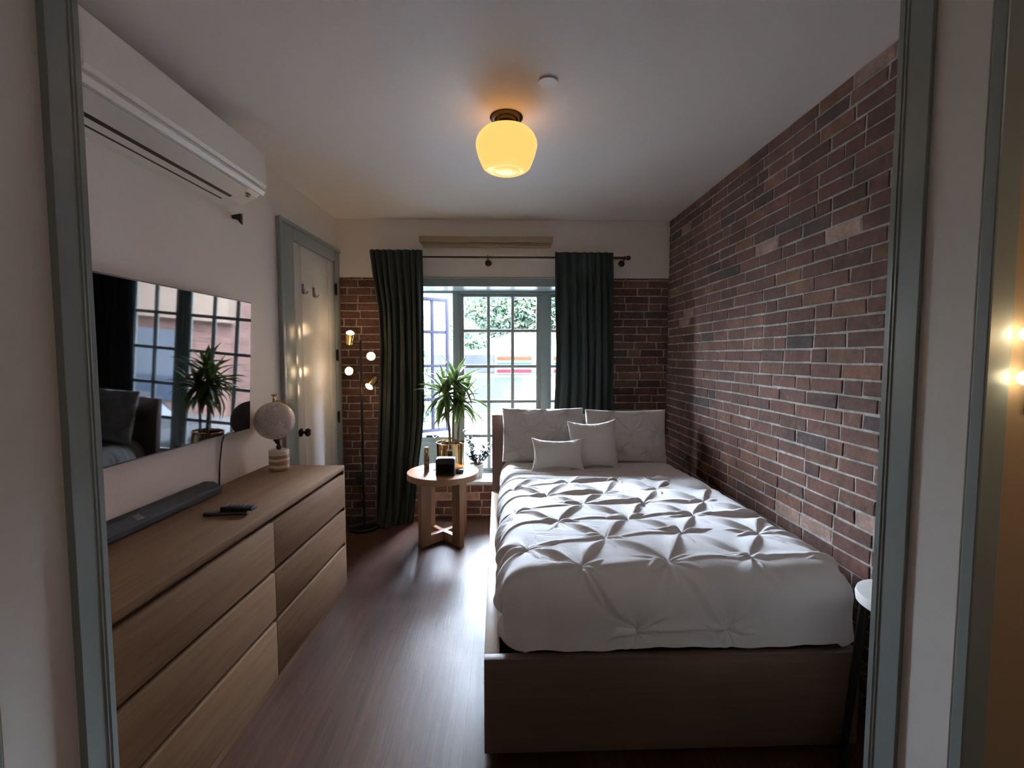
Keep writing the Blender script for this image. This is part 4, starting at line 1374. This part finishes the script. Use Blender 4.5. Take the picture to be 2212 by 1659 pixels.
HC = thing('hall_fill_lamp', 'unseen fill lamp added in the hall behind the viewer', 'ceiling lamp', (0.9, -0.9, H))  # added unseen lamp, lifts the door jambs and the footboard
m = MB(); m.lathe([(0.0005, -0.09), (0.08, -0.08), (0.13, -0.05), (0.14, -0.001), (0.0005, -0.001)], 32)
m.build('shade', emit('hall_fill_glow', (1.0, 0.90, 0.80), 5.0), HC, smooth=True)

# ================================================================ outside
m = MB()
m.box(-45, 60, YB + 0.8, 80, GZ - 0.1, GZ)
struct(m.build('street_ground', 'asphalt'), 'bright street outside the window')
# convenience store
ST_Y = 20.0
STO = thing('store_building', 'low white store with striped sign across the street', 'building', (0, ST_Y, GZ))
m = MB()
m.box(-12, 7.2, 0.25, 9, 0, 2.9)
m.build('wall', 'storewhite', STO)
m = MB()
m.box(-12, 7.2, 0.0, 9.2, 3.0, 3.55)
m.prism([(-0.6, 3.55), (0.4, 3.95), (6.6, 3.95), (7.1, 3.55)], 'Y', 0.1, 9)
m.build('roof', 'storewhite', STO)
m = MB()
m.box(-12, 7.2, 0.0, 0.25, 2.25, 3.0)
m.build('fascia', 'storegrey', STO)
for x in (-1.2, 3.5):
    m = MB()
    m.box(x, x + 2.1, 0.19, 0.25, 0.5, 2.0)
    m.build('window', 'storeglass', STO)
def sign(x, label):
    s = thing('store_sign', label, 'sign', (x, ST_Y - 0.06, GZ), group='striped store signs')
    m = MB(); m.box(-0.1, 1.65, 0, 0.05, 2.17, 3.0); m.build('board', 'storewhite', s)
    for z0, z1, mm in ((2.76, 2.92, 's_orange'), (2.52, 2.66, 's_green'), (2.22, 2.37, 's_red')):
        m = MB(); m.cbox(0.0, 1.5, -0.03, -0.001, z0, z1, 0.012); m.build('stripe', mm, s)
    return s
sign(-0.19, 'white store sign with orange, green and red stripes seen through the middle window')
sign(2.25, 'striped store sign cut off by the right curtain')
# tall white building far left
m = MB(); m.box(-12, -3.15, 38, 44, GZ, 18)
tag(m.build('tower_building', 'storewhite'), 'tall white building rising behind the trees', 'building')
# trees
def tree(label, x, y, crown, n, seed, trunk=0.2, spread=0.12):
    t = thing('tree', label, 'tree', (x, y, GZ), group='trees across the street')
    m = MB()
    m.tube([(0, 0, 0), (0.1, 0, crown[0][2] * 0.5), (0, 0.1, crown[0][2])], [trunk, trunk * 0.8, trunk * 0.4], 8)
    m.build('trunk', 'stem', t)
    r = random.Random(seed)
    m = MB()
    for (cx_, cy_, cz_, rx_, rz_) in crown:
        for i in range(n):
            v = Vector((r.gauss(0, 1), r.gauss(0, 1), r.gauss(0, 1))).normalized() * (r.random() ** 0.4)
            p = Vector((cx_ + v.x * rx_, cy_ + v.y * rx_, cz_ + v.z * rz_))
            a = Vector((r.gauss(0, 1), r.gauss(0, 1), r.gauss(0, 1))).normalized()
            b = a.orthogonal().normalized()
            L = spread * r.uniform(0.7, 1.5)
            m.add([p - a * L, p + b * L * 0.45, p + a * L, p - b * L * 0.45], [(0, 1, 2, 3)], (r.random(), 0, 0))
    m.build('crown', 'treeleaf', t)
    return t
tree('broad tree behind the store seen in the upper middle panes', 1.0, 32, [(-1.2, 0, 6.6, 2.8, 2.6), (2.2, 0, 7.0, 3.2, 3.2), (5.5, 1, 7.0, 3.2, 3.4)], 7500, 1, 0.3, 0.17)
tree('leafy tree seen through the open casement on the left', -2.8, 12.5, [(0, 0, 3.5, 1.15, 1.5), (-0.9, 0, 2.0, 1.1, 1.3), (0.5, 0, 2.1, 0.8, 1.0)], 2200, 2, 0.1, 0.09)
tree('second leafy tree further left beyond the casement', -6.9, 14.5, [(0, 0, 4.0, 1.6, 2.0), (0.6, 0, 2.0, 1.4, 1.3)], 2400, 3, 0.12, 0.10)
tree('small green tree in front of the white building', -1.68, 18.4, [(0, 0, 3.95, 0.76, 0.46), (0.6, 0, 3.5, 0.6, 0.3)], 500, 4, 0.06, 0.12)
# low shrubs under the window
def shrub(label, x, y, h, n, seed):
    s = thing('garden_shrub', label, 'shrub', (x, y, GZ), group='plants below the window outside')
    r = random.Random(seed)
    m = MB()
    for i in range(n):
        leaf(m, (r.uniform(-.05, .05), r.uniform(-.05, .05), 0.1), r.uniform(0, 6.28), r.uniform(0.9, 1.45), h * r.uniform(0.6, 1.0), 0.014, r.uniform(0.6, 1.6), 0, 8, 0.2)
    m.build('foliage', 'leaf', s, smooth=True, angle=80)
shrub('arching grassy plant outside left of the gold pot', -1.3, 6.3, 2.0, 22, 1)
shrub('arching grassy plant outside beside the headboard', -0.16, 5.9, 1.95, 20, 2)
# cars
def car(label, x, y, rot, mat, k=1.0):
    c = thing('parked_car', label, 'car', (x, y, GZ), rot, 'cars on the street')
    m = MB()
    pr = [(-2.2, 0.3), (-2.25, 0.65), (-2.0, 0.85), (-1.2, 0.95), (1.9, 0.92), (2.2, 0.75), (2.25, 0.35), (1.85, 0.22), (-1.8, 0.22)]
    m.prism(pr, 'Y', -0.85, 0.85)
    m.build('body', mat, c, bevel=0.06)
    m = MB()
    m.prism([(-1.25, 0.93), (-0.55, 1.38), (0.9, 1.40), (1.65, 0.93)], 'Y', -0.74, 0.74)
    m.build('cabin_glass', 'cardark', c, bevel=0.05)
    m = MB()
    m.prism([(-0.62, 1.36), (-0.5, 1.43), (0.85, 1.45), (1.0, 1.38)], 'Y', -0.70, 0.70)
    for sx in (-0.745, 0.725):
        for (p0, p1) in (((-1.22, 0.93), (-0.58, 1.38)), ((0.15, 0.93), (0.15, 1.38)), ((1.60, 0.93), (0.93, 1.38))):
            m.prism([(p0[0] - 0.04, p0[1]), (p0[0] + 0.04, p0[1]), (p1[0] + 0.04, p1[1]), (p1[0] - 0.04, p1[1])], 'Y', sx, sx + 0.02)
    m.build('roof', mat, c, bevel=0.02)
    for wx in (-1.4, 1.4):
        for wy in (-0.80, 0.80):
            m = MB()
            mt = Matrix.Translation((wx, wy, 0.32)) @ Matrix.Rotation(PI / 2, 4, 'X')
            m.lathe([(0.0005, -0.1), (0.18, -0.1), (0.20, -0.11), (0.32, -0.1), (0.32, 0.1), (0.20, 0.11), (0.18, 0.1), (0.0005, 0.1)], 28, mat=mt)
            m.build('wheel', 'tyre', c, smooth=True)
    return c
car('silver car parked outside, its roof just over the window sill', 0.3, 8.9, 0.0, 'carpaint')
car('silver car parked further right, mirrored in the television', 6.6, 10.2, 0.15, 'carpaint')
# apartment building to the right (mirrored in the television)
AB = thing('apartment_building', 'brick apartment block with cream band and balcony mirrored in the television', 'building', (0, 0, GZ))
m = MB()
m.box(7.5, 26, 16.0, 26, 0, 11)
def ext_brick():
    mm, t, b = nodes('far_brick')
    b.inputs['Specular IOR Level'].default_value = 0.0
    tc = N(t, 'ShaderNodeTexCoord'); sp = N(t, 'ShaderNodeSeparateXYZ'); cb = N(t, 'ShaderNodeCombineXYZ')
    t.links.new(tc.outputs['Object'], sp.inputs[0])
    ad = N(t, 'ShaderNodeMath', operation='ADD')
    t.links.new(sp.outputs['X'], ad.inputs[0]); t.links.new(sp.outputs['Y'], ad.inputs[1])
    t.links.new(ad.outputs[0], cb.inputs['X']); t.links.new(sp.outputs['Z'], cb.inputs['Y'])
    br = N(t, 'ShaderNodeTexBrick')
    br.inputs['Scale'].default_value = 1.0
    br.inputs['Brick Width'].default_value = 0.3; br.inputs['Row Height'].default_value = 0.12; br.inputs['Mortar Size'].default_value = 0.015
    br.inputs['Color1'].default_value = (0.10, 0.050, 0.042, 1); br.inputs['Color2'].default_value = (0.15, 0.08, 0.065, 1); br.inputs['Mortar'].default_value = (0.13, 0.10, 0.09, 1)
    t.links.new(cb.outputs[0], br.inputs['Vector']); t.links.new(br.outputs[0], b.inputs['Base Color'])
    b.inputs['Roughness'].default_value = 0.9
    return mm
m.build('wall', ext_brick(), AB)
m = MB()
m.box(7.4, 26, 15.6, 16.0, 3.3, 4.6)
m.box(7.4, 26, 15.5, 16.0, 4.6, 4.75)
m.build('stone_band', 'cream', AB)
for x in (8.4, 10.9, 13.4, 16.2, 19.0):
    for z in (5.4, 8.2):
        m = MB(); m.box(x, x + 1.3, 15.93, 16.0, z, z + 1.6); f = m.build('window', 'storewhite', AB)
        m = MB(); m.box(x + 0.08, x + 1.22, 15.90, 15.93, z + 0.08, z + 1.52); m.build('pane', 'cardark', f)
for x in (9.0, 12.5, 16.0):
    m = MB(); m.box(x, x + 2.4, 15.9, 16.0, 0.4, 2.9); m.build('shop_window', 'cardark', AB)
m = MB()
m.box(12.8, 16.4, 14.8, 16.0, 4.95, 5.1)
m.box(12.8, 16.4, 14.8, 14.86, 5.1, 5.35)
for i in range(25):
    xx = 12.8 + 3.6 * i / 24
    m.box(xx - 0.02, xx + 0.02, 14.80, 14.84, 5.35, 6.1)
m.box(12.8, 16.4, 14.78, 14.86, 6.1, 6.18)
m.build('balcony', 'storewhite', AB)
